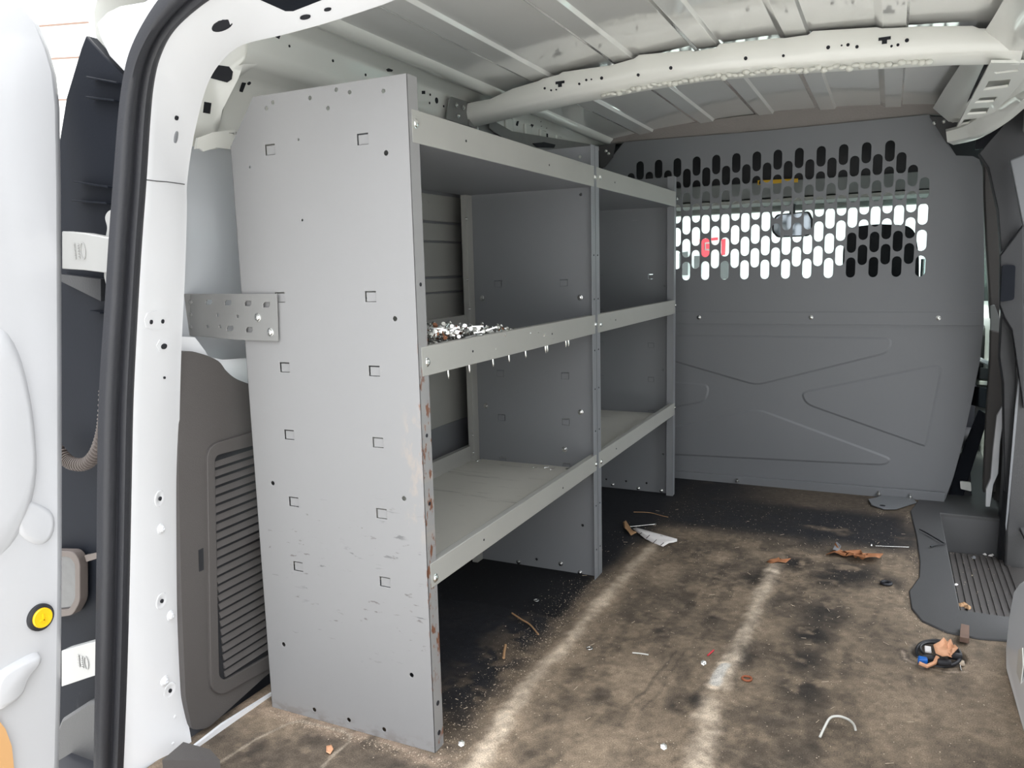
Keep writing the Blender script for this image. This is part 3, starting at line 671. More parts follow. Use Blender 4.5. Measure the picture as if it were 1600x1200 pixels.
# upper rail with ladder-like openings
def ladder():
    mb = MB()
    pl = lambda u, v: P(u, v, 'z', 1.215-(0 if v < 0 else 0))
    a0, a1 = (1545,108), (1494,198); b0, b1 = (1598,108), (1540,186)
    out = [pl(*p) for p in ((1548,98),(1494,200),(1500,206),(1530,198),(1560,170),(1604,120),(1604,98))]
    holes = [[pl(*p) for p in h] for h in (((1553,113),(1590,108),(1591,111),(1557,115)), ((1545,127),(1579,124),(1575,136),(1537,141)), ((1531,153),(1559,151),(1553,159),(1523,161)), ((1518,170),(1546,168),(1541,177),(1511,179)), ((1506,187),(1534,184),(1524,191),(1502,195)))]
    mb.plate(out, holes, (0, 0, .006)); return mb.build('slotted_rail', M['cream'], wr, bevel=.001)
ladder()
MB().slab([P(u, v, 'z', 1.24) for u, v in ((1540,98),(1490,205),(1540,200),(1606,130),(1606,98))], (0, 0, .004)).build('rail_backing', M['dark'], wr)
rail = [P(u, v, 'y', y) for u, v, y in ((1700,-60,.25),(1640,0,.5),(1592,60,.82),(1560,100,1.0),(1530,130,1.25),(1505,160,1.5),(1482,190,1.8))]
r0 = [tuple(_V(p)+_V((-.045, 0, .045))) for p in rail]; r1 = [tuple(_V(p)+_V((-.02, 0, .02))) for p in rail]; r2 = rail; r3 = [tuple(_V(p)+_V((.08, 0, -.015))) for p in rail]; r4 = [tuple(_V(p)+_V((.14, 0, -.02))) for p in rail]
MB().sweep([r0, r1, r2, r3, r4]).build('side_rail', M['cream'], wr, smooth=50)
MB().box(.86, 1.12, -.25, 1.95, 1.30, 1.34).build('roof_rail', M['cream'], wr)
# curved foot of the rail reaching down to the bulkhead
cr1 = smooth_path([P(u, v, 'y', y) for u, v, y in ((1478,206,1.80),(1510,196,1.72),(1545,170,1.55),(1600,118,1.3))], 5)
cr2 = smooth_path([P(u, v, 'y', y) for u, v, y in ((1480,222,1.80),(1520,212,1.72),(1565,185,1.55),(1604,150,1.3))], 5)
MB().sweep([[tuple(_V(p)+_V((0, .03, .012))) for p in cr1], cr1, cr2, [tuple(_V(p)+_V((.02, .05, -.004))) for p in cr2]]).build('rail_foot', M['cream'], wr, smooth=60)
def post(pts, y, name, m, th=.04, bev=.002, parent=None):
    q = [P(u, v, 'y', y) for u, v in pts]; return MB().slab(q, (0, th, 0)).build(name, m, parent or wr, bevel=bev)
post([(1530,240),(1560,205),(1606,150),(1606,260),(1585,262),(1600,370),(1606,420),(1606,760),(1590,770),(1570,770),(1568,600),(1562,560),(1568,440),(1560,330),(1545,262)], 1.70, 'door_seal', M['black'], .05)
post([(1578,250),(1604,240),(1604,360),(1598,350),(1590,310)], 1.60, 'pillar_cover', M['part'], .02, .004)
post([(1537,250),(1550,262),(1556,300),(1564,420),(1562,500),(1548,500),(1540,380),(1536,300)], 1.93, 'belt_pillar', M['trim'], .05, .006)
post([(1556,300),(1562,310),(1566,345),(1568,355),(1574,395),(1566,398),(1560,350)], 1.76, 'painted_strip', M['white'], .02)
post([(1563,398),(1600,350),(1600,640),(1582,520),(1570,500),(1562,480)], 1.66, 'lock_cover', M['black'], .03, .004)
MB().slab(rounded([P(u, v, 'y', 1.65) for u, v in ((1565,414),(1586,414),(1584,468),(1562,472))], .008), (0, -.012, 0)).build('lock_housing', M['navy'], wr, bevel=.002)
post([(1548,516),(1575,520),(1578,600),(1571,650),(1562,668),(1556,770),(1536,770),(1541,650),(1547,560)], 1.88, 'pillar_trim', M['trim'], .04, .004)
post([(1548,478),(1554,476),(1575,532),(1578,540),(1573,546),(1560,520),(1548,520)], 1.89, 'painted_bracket', M['cabgrey'], .02)
post([(1568,632),(1568,655),(1563,690),(1560,740),(1552,758),(1547,792),(1540,792),(1541,765),(1548,748),(1552,700),(1558,650)], 1.80, 'painted_sill_strip', M['white'], .02)
post([(1586,490),(1606,470),(1606,1000),(1565,1000),(1572,830),(1588,600)], 1.68, 'pillar_lining', M['grey_trim'], .03, .006)
post([(1595,560),(1597,561),(1576,800),(1572,830),(1571,820),(1586,640)], 1.675, 'edge_bead', M['shelf'], .004, 0)

# ---- front wall: band above bulkhead, cab ahead
wf = empty('wall_front', (.25, 1.93, 1.3), 'taupe foam strip sealing roof above the bulkhead', kind='structure')
band = [P(u, v, 'y', 1.912) for u, v in ((946,224),(975,222),(1200,205),(1445,179),(1500,180))]; bt_ = [P(u, v, 'y', 1.912) for u, v in ((946,205),(1028,198),(1200,175),(1380,150),(1500,140))]
MB().slab(band+bt_[::-1], (0, .02, 0)).build('foam_strip', M['foam'], wf, bevel=.004)
for x in (-.46,): MB().box(-.6, -.40, 1.91, 1.93, 0, 1.36).build('left_infill', M['cream'], wf)
MB().box(.90, 1.12, 1.90, 1.93, 1.16, 1.36).build('right_infill', M['dark'], wf)

# ============================================================ SHELVING
def tabs_for(mb_holes, xs_, zs_, y): pass
slots = []
def end_panel(y, flange_dir, parent, material, slot_list, circles, smalls, name='end_panel', chamfer=True):
    """upright sheet at y with front and back flanges; slots are punched through with a recessed tab behind"""
    zc = 1.042
    out = [(-D, y, 0), (0, y, 0), (0, y, H), (-D+.058, y, H), (-D, y, zc)]
    holes = [rect((x, y, z), 'y', .0215, .0175) for x, z in slot_list]+[circ((x, y, z), 'y', r, 10) for x, z, r in circles]
    th = .0016
    mb = MB().plate(out, holes, (0, th*flange_dir, 0))
    y2 = y+F*flange_dir; ya, yb = sorted((y, y2))
    mb.box(-th, 0, ya, yb, 0, H); mb.box(-D, -D+th, ya, yb, 0, zc)
    pan = mb.build(name, material, parent, bevel=.0006)
    for x, z in slot_list:
        q = MB().box(x-.0090, x+.0100, y+.0022*flange_dir if flange_dir > 0 else y-.0034, y+.0034 if flange_dir > 0 else y-.0022, z-.0080, z+.0066)
        q.build('punched_tab', material, pan)
    return pan
def bolt(p, ax, parent, r=.0052, m=None):
    return MB().lathe(p, ax, [(r*1.25, 0), (r*1.25, .001), (r, .0015), (r*.8, .0035), (r*.45, .0045), (0, .0048)], 10).build('bolt', m or M['zinc'], parent)
def tray(y0, y1, zt, zb, parent, name='shelf'):
    th = .0016; mb = MB()
    mb.box(-D+.003, 0, y0, y1, zb, zb+th); o = mb.build(name, M['deck'] if zb < .5 else M['shelf'], parent)
    l = MB(); l.box(-.0018, .0004, y0, y1, zb, zt); l.box(-.014, .0004, y0, y1, zt-.0012, zt+.0006); l.build('front_lip', M['lip'], o, bevel=.0012)
    l = MB(); l.box(-D+.003, -D+.005, y0, y1, zb, zt); l.box(-D-.010, -D+.005, y0, y1, zt-.001, zt+.0006); l.build('back_lip', M['lip'], o, bevel=.0006)
    return o
def yz(u, v): p = P(u, v, 'y', 0); return p[0], p[2]
s0 = [(X1, z) for z in ZC]+[(X2, z) for z in ZC]
c0 = [yz(u, v)+(.0042,) for u, v in ((603,239),(617,498),(631,779),(643,1055),(426,755),(443,1007),(491,1109),(545,1125),(600,1140))]
c0 += [yz(u, v)+(.0034,) for u, v in ((416,169),(426,160),(512,169),(484,153),(599,142),(525,140),(546,144))]
c0 += [yz(u, v)+(.0020,) for u, v in ((466,218),(472,344),(390,261))]
u1 = empty('shelving_unit', (-.18, L1/2, 0), 'nearer grey steel van shelving unit with large scuffed end panel', 'shelving', 'grey steel shelving units along the left wall')
end_panel(0, 1, u1, M['endpanel'], s0, c0, [])
def midcirc(y): 
    o_ = []
    for (u, v) in ((906,245),(907,304),(910,821),(838,874),(905,465-160)): p = P(u, v, 'y', y); o_.append((p[0], p[2], .004))
    return o_[:4]
# inner (far) upright of the near unit: paired with the next unit's first upright
def side_slots(y, us, x_only=None):
    return [(P(u, v, 'y', y)[0], P(u, v, 'y', y)[2]) for u, v in us]
sl_mid = [(X1, z) for z in ZC]+[(X2, z) for z in ZC]
end_panel(L1, -1, u1, M['shelf'], sl_mid, midcirc(L1-.002), [], 'far_upright')
for a, b in zip(TOPS, BOTS): tray(F*.3, L1-F*.3, a, b, u1)
for p in ((649,193),(667,566),(680,903)): q = P(*p, 'x', .0); bolt((.0, q[1], q[2]), (1, 0, 0), u1, .0062)
for p in ((929,277),(930,507),(931,725)): q = P(*p, 'x', .0); bolt((.0, q[1], q[2]), (1, 0, 0), u1)
for (u, v) in ((753,466),(906,465),(759,634),(907,644),(882,702)):
    q = P(u, v, 'y', L1-.003); bolt((q[0], L1-.0016, q[2]), (0, -1, 0), u1, .006)
for (u, v) in ((876,881),(810,878),(906,895)):
    q = P(u, v, 'y', L1-.003); bolt((q[0], L1-.0016, q[2]), (0, -1, 0), u1, .0055)
# rear corner post and edges of the open back
MB().box(-D-.001, -D+.016, L1-.034, L1-.002, 0, 1.02).build('rear_post', M['lip'], u1, bevel=.0008)
for (u, v) in ((728,342),(730,437),(733,483),(734,507),(738,680),(739,707)):
    q = P(u, v, 'x', -D+.016); bolt((q[0], q[1], q[2]), (1, 0, 0), u1, .003)
# flange holes on the aisle-side posts
for z in (.085,.03): MB().cyl((-.0005, F*.5, z), (1, 0, 0), .0045, .0012, 10).build('flange_hole', M['dark'], u1)
for z in (.80,.555,.44): MB().cyl((-.0005, F*.5, z), (1, 0, 0), .0032, .0012, 10).build('flange_hole', M['dark'], u1)
for z in (.85,.74,.61,.51,.40,.20,.08):
    MB().cyl((-.0005, L1-F*.5, z), (1, 0, 0), .0022, .0012, 8).build('flange_hole', M['dark'], u1)
for y, z in ((.18,1.042),(.18,.676),(.20,.316),(.55,1.04),(.55,.676),(.6,.31)):
    MB().cyl((.0002, y, z), (1, 0, 0), .0022, .0008, 8).build('lip_hole', M['dark'], u1)
# screw tips poking down through the middle shelf
for (u, v) in ((700,582),(733,573),(770,564),(795,559),(821,556),(852,549),(884,541),(888,541),(855,548)):
    p = P(u, v, 'x', -.012); MB().lathe((p[0], p[1], BOTS[1]), (0, .1, -1), [(.0022, 0), (.0020, .012), (.0008, .016), (0, .019)], 8).build('screw_tip', M['zinc'], u1)

u2 = empty('shelving_unit', (-.18, L1+L2/2, 0), 'farther grey steel van shelving unit next to the bulkhead', 'shelving', 'grey steel shelving units along the left wall')
end_panel(L1+.0006, 1, u2, M['shelf'], sl_mid, midcirc(L1), [], 'near_upright')
c2 = []
for (u, v) in ((1038,447),(1036,578),(1036,710),(947,749),(978,752),(1010,755)): p = P(u, v, 'y', YE-.002); c2.append((p[0], p[2], .004))
end_panel(YE, -1, u2, M['shelf'], sl_mid, c2, [], 'end_panel')
MB().box(-.024, 0, YE-F, YE-F+.0016, 0, H).build('return_lip', M['shelf'], u2, bevel=.0005)
for a, b in zip(TOPS, BOTS): tray(L1+F*.35, YE-F*.3, a, b, u2)
for p in ((937,277),(938,507),(939,721),(1058,310),(1055,477),(1054,637)):
    q = P(*p, 'x', .0); bolt((.0, q[1], q[2]), (1, 0, 0), u2)
for (u, v) in ((957,757),(997,765),(1033,767)):
    q = P(u, v, 'y', YE-.003); bolt((q[0], YE-.0016, max(q[2], .008)), (0, -1, .2), u2, .005)
for z in (.85,.74,.61,.51,.40,.20,.08):
    MB().cyl((-.0005, L1+F*.5, z), (1, 0, 0), .0022, .0012, 8).build('flange_hole', M['dark'], u2)
for y, z in ((1.0,1.042),(1.0,.676),(1.0,.316)): MB().cyl((.0002, y, z), (1, 0, 0), .0022, .0008, 8).build('lip_hole', M['dark'], u2)
MB().box(-D+.003, -D+.006, L1+.02, YE, .30, 1.10).build('back_panel', M['shelf'], u2)
MB().box(-D+.003, -D+.006, L1+.02, YE, .02, .28).build('back_panel', M['shelf'], u2)

# bracket from the end panel to the body side
bk = empty('mounting_bracket', (-.42, -.004, .7), 'grey perforated steel bracket bolting end panel to van side', 'bracket')
yb = -.0035
ol = [P(u, v, 'y', yb) for u, v in ((300,459),(434,459),(436,533),(372,531),(300,524))]
hs = []
for (u, v) in ((328,472),(358,473),(389,474),(418,476),(361,513),(391,515)): 
    p = P(u, v, 'y', yb); hs.append([(p[0]+a, yb, p[2]+b) for a, b in ((-.008,-.0045),(.004,-.0045),(.008,-.001),(.008,.0045),(-.004,.0045),(-.008,.001))])
for (u, v) in ((342,492),(373,494),(326,510),(346,510)): p = P(u, v, 'y', yb); hs.append(circ(p, 'y', .003, 8))
MB().plate(ol, hs, (0, -.003, 0)).build('plate', M['steel_brkt'], bk, bevel=.0006)
a, b = P(300,459,'y',yb), P(300,524,'y',yb)
MB().slab([a, b, (b[0]-.06, b[1]-.03, b[2]), (a[0]-.06, a[1]-.03, a[2])], (.001, .003, 0)).build('bent_arm', M['steel_brkt'], bk, bevel=.0006)
for k in (.2, .5, .8): 
    p = _V(a).lerp(_V(b), k); MB().lathe(p, (0, -1, 0), [(.006, 0), (.004, .004), (0, .006)], 6).build('bend_gusset', M['steel_brkt'], bk)
for (u, v) in ((403,496),(423,519)): p = P(u, v, 'y', yb-.003); bolt(p, (0, -1, 0), bk, .006)
# upper bracket on the wall rail over the near unit
ub = empty('roof_bracket', (-.37, .9, 1.15), 'dark steel bracket bolted to the left roof rail above shelves', 'bracket')
xb = -.385
MB().slab([P(u, v, 'x', xb) for u, v in ((702,153),(706,151),(736,160),(738,200),(698,186))], (-.004, 0, 0)).build('rail_plate', M['steel_brkt'], ub, bevel=.001)
MB().slab([P(u, v, 'x', xb+.004) for u, v in ((734,163),(756,167),(766,183),(765,196),(800,222),(795,224),(733,196))], (-.004, 0, 0)).build('drop_plate', M['steel_brkt'], ub, bevel=.001)
for (u, v) in ((713,164),(724,168),(716,181),(743,182),(754,190),(746,201)): bolt(P(u, v, 'x', xb+.004), (1, 0, 0), ub, .005)
MB().slab([P(u, v, 'x', -.37) for u, v in ((765,185),(800,205),(938,228),(938,235),(860,236),(800,226),(765,200))], (-.004, 0, 0)).build('strap', M['steel_brkt'], ub)
MB().slab([P(u, v, 'x', -.364) for u, v in ((833,224),(850,222),(868,226),(866,231),(840,230))], (-.003, 0, 0)).build('strap_slot', M['dark'], ub)

# ============================================================ BULKHEAD
bk_ = empty('cargo_bulkhead', (.25, YP, 0), 'dark grey steel bulkhead with slotted upper window and embossed lower sheet', 'bulkhead')
yp = YP
R2 = lambda l, y: [P(u, v, 'y', y) for u, v in l]
right = [(1537,512),(1538,420),(1537,330),(1535,262),(1530,249),(1520,244),(1494,243)]
up = R2([(1537,512)]+right[1:]+[(1452,179),(1200,204),(975,222)], yp)
zl = P(1537,512,'y',yp)[2]
up += [(-.385, yp, 1.15), (-.47, yp, 1.13), (-.47, yp, zl)]
holes = []
for k in range(-4, 12):
    x = -.018+.0708*k
    for j, z in enumerate((.797,.881,.966,1.050,1.135)):
        if z > 1.1 and (k < -3 or k > 10): continue
        holes.append(stadium((x, yp, z), 'y', .0295, .0690))
for k in range(-4, 11):
    x = .0174+.0708*k
    for z in (.839,.923,1.008,1.092,1.176):
        if z > 1.15 and (k < -3 or k > 9): continue
        holes.append(stadium((x, yp, z), 'y', .0295, .0690))
MB().plate(up, holes, (0, .002, 0)).build('slotted_panel', M['part'], bk_, bevel=0)
low = R2([(1537,507),(1532,560),(1520,620),(1505,690),(1490,745),(1477,781),(1470,782),(1055,748)], yp)
low += [(-.40, yp, .0), (-.47, yp, .3), (-.47, yp, zl+.03)]
low = [(p[0], yp+.0025, max(p[2], .0)) for p in low]
lp = MB().slab(low, (0, .002, 0)).build('lower_sheet', M['part'], bk_)
MB().box(-.47, P(1537,508,'y',yp)[0]-.002, yp-.0022, yp-.0002, P(1537,509,'y',yp)[2], P(1537,488,'y',yp)[2]).build('joint_strip', M['part'], bk_, bevel=.0006)
for (u, v) in ((1092,496),(1267,496),(1466,497)): bolt(P(u, v, 'y', yp-.002), (0, -1, 0), bk_, .006)
q = R2([(1055,735),(1477,769),(1475,783),(1055,750)], yp-.0006)
ql = [(-.40, yp-.0006, q[0][2]+.005), (-.40, yp-.0006, q[3][2])]
MB().slab([q[0], q[1], q[2], q[3], ql[1], ql[0]], (0, -.012, 0)).build('bottom_flange', M['part'], bk_, bevel=.001)
def emboss(l, extra_left=None):
    pts = rounded(R2(l, yp+.0025), .03, 5)
    c = sum((_V(p) for p in pts), _V())/len(pts)
    n = len(pts); inn = []
    for i, p in enumerate(pts):
        a, b = _V(pts[i-1]), _V(pts[(i+1) % n]); t = (b-a).normalized(); nrm = _V((t.z, 0, -t.x))
        if nrm.dot(c-_V(p)) < 0: nrm = -nrm
        inn.append(_V(p)+nrm*.007+_V((0, -.0035, 0)))
    mb = MB(); vs = [tuple(p) for p in pts]+[tuple(p) for p in inn]
    fs = [(i, (i+1) % n, (i+1) % n+n, i+n) for i in range(n)]+[tuple(j+n for j in t) for t in geometry.tessellate_polygon([[_V(p) for p in inn]])]
    mb.add(vs, fs); mb.build('pressed_panel', M['part'], bk_, smooth=20)
emboss([(930,521),(1396,527),(1390,552),(1182,603),(930,530)])
emboss([(930,690),(1185,638),(1395,716),(1385,728),(930,705)])
emboss([(1250,612),(1468,568),(1472,580),(1448,698),(1440,697),(1258,632)])
emboss([(930,585),(1110,600),(1104,628),(930,660)])
# foot bracket with two bolts
fb = MB().slab([P(u, v, 'z', .004) for u, v in ((1357,781),(1362,790),(1380,796),(1400,796),(1425,788),(1432,786),(1426,779),(1380,776))], (0, 0, .003)).build('foot_bracket', M['part'], bk_)
p = P(1379,790,'z',.007); MB().cyl((p[0], p[1], .0065), (0, 0, 1), .009, .001, 14).build('bracket_hole', M['dark'], bk_)
for (u, v) in ((1373,773),(1422,778),(1152,757)):
    p = P(u, v, 'y', yp-.014); MB().lathe((p[0], yp-.018, max(p[2]-.005, .008)), (0, 0, 1), [(.007, 0), (.007, .006), (.004, .007), (.004, .015), (0, .016)], 10).build('bolt', M['zinc'], bk_)
# side stays at the top corners
MB().slab(R2([(1452,182),(1497,184),(1500,200),(1480,225),(1492,242)], yp-.01), (0, -.003, 0)).build('corner_stay', M['grey_trim'], bk_)
for (u, v) in ((1460,192),(1475,190),(1489,189)): bolt(P(u, v, 'y', yp-.013), (0, -1, 0), bk_, .0045)
MB().slab(R2([(936,228),(962,224),(958,246),(945,262),(938,262)], yp-.01), (0, -.003, 0)).build('corner_stay', M['grey_trim'], bk_)
for (u, v) in ((947,236),(951,240)): bolt(P(u, v, 'y', yp-.013), (0, -1, 0), bk_, .0045)

# ============================================================ LOUVRED TRIM (left, behind the frame)
tr = empty('side_trim_panel', (-.42, 0, .05), 'dark brown-grey plastic trim panel with slanted louvres between frame and shelves', 'trim panel')
xt = -.415
o_ = [P(u, v, 'x', xt) for u, v in ((300,1141),(290,1090),(284,950),(279,750),(279,560),(283,550),(298,548),(326,556),(344,565),(353,580),(368,592),(392,601))]
o_ += [(xt, .30, .58), (xt, .30, .02), P(420,1052,'x',xt), P(325,1138,'x',xt)]
tb = MB().slab(rounded(o_, .012, 3), (-.03, 0, 0)).build('panel_body', M['trim'], tr, bevel=.006)
# raised border
bo = rounded([P(u, v, 'x', xt) for u, v in ((320,708),(330,693),(400,672),(460,655),(480,1000),(425,1040),(342,1086),(326,1075))], .015, 3)
bi = rounded([P(u, v, 'x', xt) for u, v in ((332,718),(336,711),(400,694),(455,680),(470,985),(420,1022),(348,1062),(339,1055))], .006, 3)
n = len(bo); mb = MB()
mb.sweep([[p for p in bo+bo[:1]], [tuple(_V(p)+_V((.006, 0, 0))) for p in bo+bo[:1]], [tuple(_V(p)+_V((.006, 0, 0))) for p in bi+bi[:1]], [p for p in bi+bi[:1]]])
mb.build('louvre_border', M['trim'], tr, bevel=.001)
MB().slab([tuple(_V(p)+_V((.0006, 0, 0))) for p in bi], (-.0004, 0, 0)).build('louvre_shadow_gap', M['black'], tr)
ya = P(336,900,'x',xt)[1]; z1_ = P(345,715,'x',xt)[2]; z0_ = P(345,1062,'x',xt)[2]
nl = 25
for i in range(nl):
    z = z0_+(z1_-z0_)*(i+.1)/nl; h = (z1_-z0_)/nl*.66
    y0_ = ya+.001+max(0, (.35-i/nl)*.0)
    MB().add([(xt+.0008, y0_, z), (xt+.0055, y0_, z+.001), (xt+.0008, y0_, z+h), (xt+.0008, .28, z+.006), (xt+.0055, .28, z+.007), (xt+.0008, .28, z+h+.006)],
             [(0,1,2), (3,5,4), (0,3,4,1), (1,4,5,2), (2,5,3,0)]).build('louvre', M['trim'], tr, smooth=20)
patch([(310,860),(317,856),(318,890),(311,893)], 'x', xt+.0002, 'clip_slot', M['black'], tr, .001)

# ============================================================ OUTSIDE LEFT: opened door, hinges, lamp
dr = empty('door_1', (-.5, -.5, .1), 'open white rear door seen edge-on at the left', kind='structure')
xd = -.50
o_ = [P(u, v, 'x', xd) for u, v in ((28,0),(48,14),(68,40),(84,80),(95,120),(100,170),(102,300),(103,600),(103,900),(101,1080),(98,1200),(92,1290))]
o_ = [(xd, o_[0][1]-.25, 1.33), (xd, o_[0][1]-.08, 1.30)]+o_+[(xd, -.42, -.12), (xd, -1.2, -.12), (xd, -1.2, 1.33)]
MB().slab(o_, (-.032, 0, 0)).build('inner_panel', M['door'], dr, bevel=.014)
def pad(l, h, name, rnd=.02):
    pts = rounded([P(u, v, 'x', xd) for u, v in l], rnd, 4); n = len(pts); c = sum((_V(p) for p in pts), _V())/n
    inn = [_V(p).lerp(c, .12)+_V((h, 0, 0)) for p in pts]; inn2 = [_V(p).lerp(c, .3)+_V((h*1.15, 0, 0)) for p in pts]
    vs = [tuple(p) for p in pts]+[tuple(p) for p in inn]+[tuple(p) for p in inn2]
    fs = [(i, (i+1) % n, (i+1) % n+n, i+n) for i in range(n)]+[(i+n, (i+1) % n+n, (i+1) % n+2*n, i+2*n) for i in range(n)]+[tuple(range(2*n, 3*n))]
    MB().add(vs, fs).build(name, M['door'], dr, smooth=70)
pad([(14,800),(40,778),(86,800),(84,838),(62,855),(30,838)], .005, 'pressed_pad')
pad([(-60,560),(-5,500),(30,545),(52,640),(60,760),(20,860),(-60,900)], .008, 'pressed_field', .05)
pad([(-20,1060),(20,1035),(60,1015),(62,1030),(38,1055),(28,1090),(-20,1120)], .012, 'pressed_step')
p = P(62, 964, 'x', xd)
MB().lathe((xd, p[1], p[2]), (1, 0, 0), [(.021, 0), (.021, .004), (.017, .006), (.0, .006)], 28).build('plug_ring', M['black'], dr, smooth=30)
pl = MB().lathe((xd+.004, p[1], p[2]), (1, 0, 0), [(.0155, 0), (.0155, .004), (.0145, .0055), (.010, .005), (0, .0052)], 28).build('yellow_plug', M['yellow'], dr, smooth=30)
tag(pl, 'round yellow plug in a black ring')
MB().box(xd+.008, xd+.0105, p[1]-.001, p[1]+.001, p[2]-.007, p[2]+.007).build('plug_mark', M['yellow'], dr)
MB().box(xd+.008, xd+.0105, p[1]-.006, p[1]+.004, p[2]-.004, p[2]-.002).build('plug_mark', M['yellow'], dr)
patch([(-40,1100),(-8,1120),(6,1138),(16,1165),(21,1215),(-40,1230)], 'x', xd+.004, 'tan_cover', M['tan'], dr, .004)

# black plastic rear corner between body and door
rc = empty('rear_corner_trim', (-.5, -.2, 0), 'black plastic corner trim with ribs between open door and seal', 'trim panel')
yc = -.19
o_ = [P(u, v, 'y', yc) for u, v in ((134,54),(126,75),(103,152),(60,420),(60,1300),(172,1300),(186,500),(205,200),(196,120),(168,92))]
MB().slab(o_, (0, .02, 0)).build('corner_panel', M['navy'], rc, bevel=.003)
for a, b in (((149,122),(196,131)), ((148,153),(192,158)), ((129,284),(182,292)), ((126,313),(180,317)), ((152,484),(170,487))):
    p, q = P(*a, 'y', yc), P(*b, 'y', yc)
    MB().slab([p, q, (q[0], q[1], q[2]-.003), (p[0], p[1], p[2]-.003)], (0, -.016, 0)).build('rib', M['navy'], rc, bevel=.0008)
MB().slab([P(u, v, 'y', yc-.001) for u, v in ((103,428),(168,436),(168,470),(103,438))], (0, -.012, 0)).build('recess_edge', M['black'], rc)
o_ = [P(u, v, 'y', yc-.015) for u, v in ((60,1300),(98,1190),(108,1140),(120,1110),(160,1084),(200,1075),(200,1300))]
MB().slab(o_, (0, -.03, 0)).build('bumper_step', M['grey_trim'], rc, bevel=.006)
# body corner above
bc = [P(u, v, 'y', -.20) for u, v in ((150,36),(165,20),(190,8),(225,2),(262,-20),(242,40),(215,90),(205,150),(193,112),(170,88),(157,62))]
MB().slab(bc, (0, .03, 0)).build('roof_corner', M['white'], fr, bevel=.01)

def hinge(pts, kn, label, lab2):
    h = empty('door_hinge', P(*pts[0], 'y', -.24), label, 'hinge', 'white painted rear door hinges')
    MB().slab([P(u, v, 'y', -.24) for u, v in pts], (0, .02, 0)).build('hinge_arm', M['hinge'], h, bevel=.004)
    for l in kn: MB().slab(rounded([P(u, v, 'y', -.228) for u, v in l], .006), (0, .022, 0)).build('hinge_leaf', M['hinge'], h, bevel=.004)
    for (u, v, a, b) in lab2:
        p = P(u, v, 'y', -.2405); q = [(p[0]+a*math.cos(t), -.2405, p[2]+b*math.sin(t)) for t in np.linspace(0, 2*math.pi, 20, endpoint=False)]
        qi = [(p[0]+(a-.0012)*math.cos(t), -.2405, p[2]+(b-.0012)*math.sin(t)) for t in np.linspace(0, 2*math.pi, 20, endpoint=False)]
        MB().plate(q, [qi], (0, -.0012, 0)).build('cast_oval', M['hinge'], h)
        for dx, n_ in ((-.010, 6), (-.019, 8)):
            for k in range(n_):
                zc_ = p[2]-b*.9+k*2*b*.95/n_
                MB().box(p[0]+dx-.002-random.random()*.001, p[0]+dx+.002, -.2418, -.2404, zc_, zc_+.0022).build('cast_character', M['hinge'], h)
    return h
hinge([(96,361),(130,364),(178,373),(178,428),(130,422),(96,420)], [((163,340),(168,330),(180,325),(186,350),(184,470),(172,470),(168,455),(162,430),(166,400),(164,375),(168,355))],
      'upper white cast hinge beside the rubber seal', [(130,392,.006,.013)])
hinge([(96,1017),(135,1006),(166,999),(166,1050),(135,1060),(96,1073)], [], 'lower white cast hinge beside the rubber seal', [(135,1036,.006,.012)])
# corrugated conduit
cp = smooth_path([P(u, v, 'y', -.225) for u, v in ((80,690),(100,715),(115,725),(135,724),(150,708),(160,680),(164,650),(166,610))], 22)
rr = [.0112 if (i % 4) < 2 else .0078 for i in range(len(cp))]
tag(MB().tube(cp, rr, 12).build('wiring_conduit', M['conduit'], smooth=60), 'taupe corrugated wiring tube looping behind the rubber seal', 'tube')
# small lamp
lm = empty('marker_lamp', P(118, 905, 'y', -.20), 'small grey rounded lamp low on black corner trim', 'lamp')
lo = rounded([P(u, v, 'y', -.196) for u, v in ((80,856),(128,857),(138,872),(138,935),(126,956),(80,962))], .012)
li = rounded([P(u, v, 'y', -.196) for u, v in ((86,864),(122,866),(130,876),(130,930),(121,946),(86,950))], .008)
MB().plate(lo, [li], (0, -.016, 0)).build('lamp_frame', M['conduit'], lm, bevel=.002)
MB().slab(li, (0, -.009, 0)).build('lamp_lens', M['lens'], lm, bevel=.002)
MB().slab([P(u, v, 'y', -.20) for u, v in ((137,866),(166,860),(166,868),(140,876))], (0, -.006, 0)).build('mounting_arm', M['conduit'], lm)

# ============================================================ CAB seen through the slots
# overhead shelf, sun visor band, windscreen and doors
wd = empty('window_1', (.25, 3.0, .7), 'bright windscreen beyond the bulkhead slots', kind='structure')
def Y(u, v, y): return P(u, v, 'y', y)
zt1 = Y(1200, 330, 2.66)[2]
MB().slab([(-.55, 2.70, zt1+.02), (1.1, 2.70, zt1+.02), (1.1, 3.35, .55), (-.55, 3.35, .55)], (0, .006, .003)).build('windscreen_glass', M['glass'], wd)
MB().box(-.6, 1.12, 2.66, 2.74, zt1, 1.36).build('windscreen_header', M['beige'], wd, bevel=.01)
MB().box(-.62, -.50, 2.0, 3.3, 0, .60).build('driver_door_lining', M['cabgrey'], wd)
MB().slab([(-.60, 2.72, 1.1), (-.60, 2.78, 1.1), (-.60, 3.4, .6), (-.60, 3.3, .6)], (.08, 0, 0)).build('left_screen_pillar', M['grey_trim'], wd)
MB().slab([(1.04, 2.72, 1.1), (1.04, 2.78, 1.1), (1.04, 3.4, .6), (1.04, 3.3, .6)], (.08, 0, 0)).build('right_screen_pillar', M['grey_trim'], wd)
MB().box(-.6, 1.12, 2.95, 3.6, .30, .52).build('dashboard', M['grey_trim'], wd, bevel=.04)
MB().box(-.6, 1.12, 3.4, 3.6, -.1, .5).build('firewall', M['dark'], wd)
osh = empty('overhead_shelf', (.25, 2.3, 1.1), 'grey full-width overhead shelf in the cab', 'shelf')
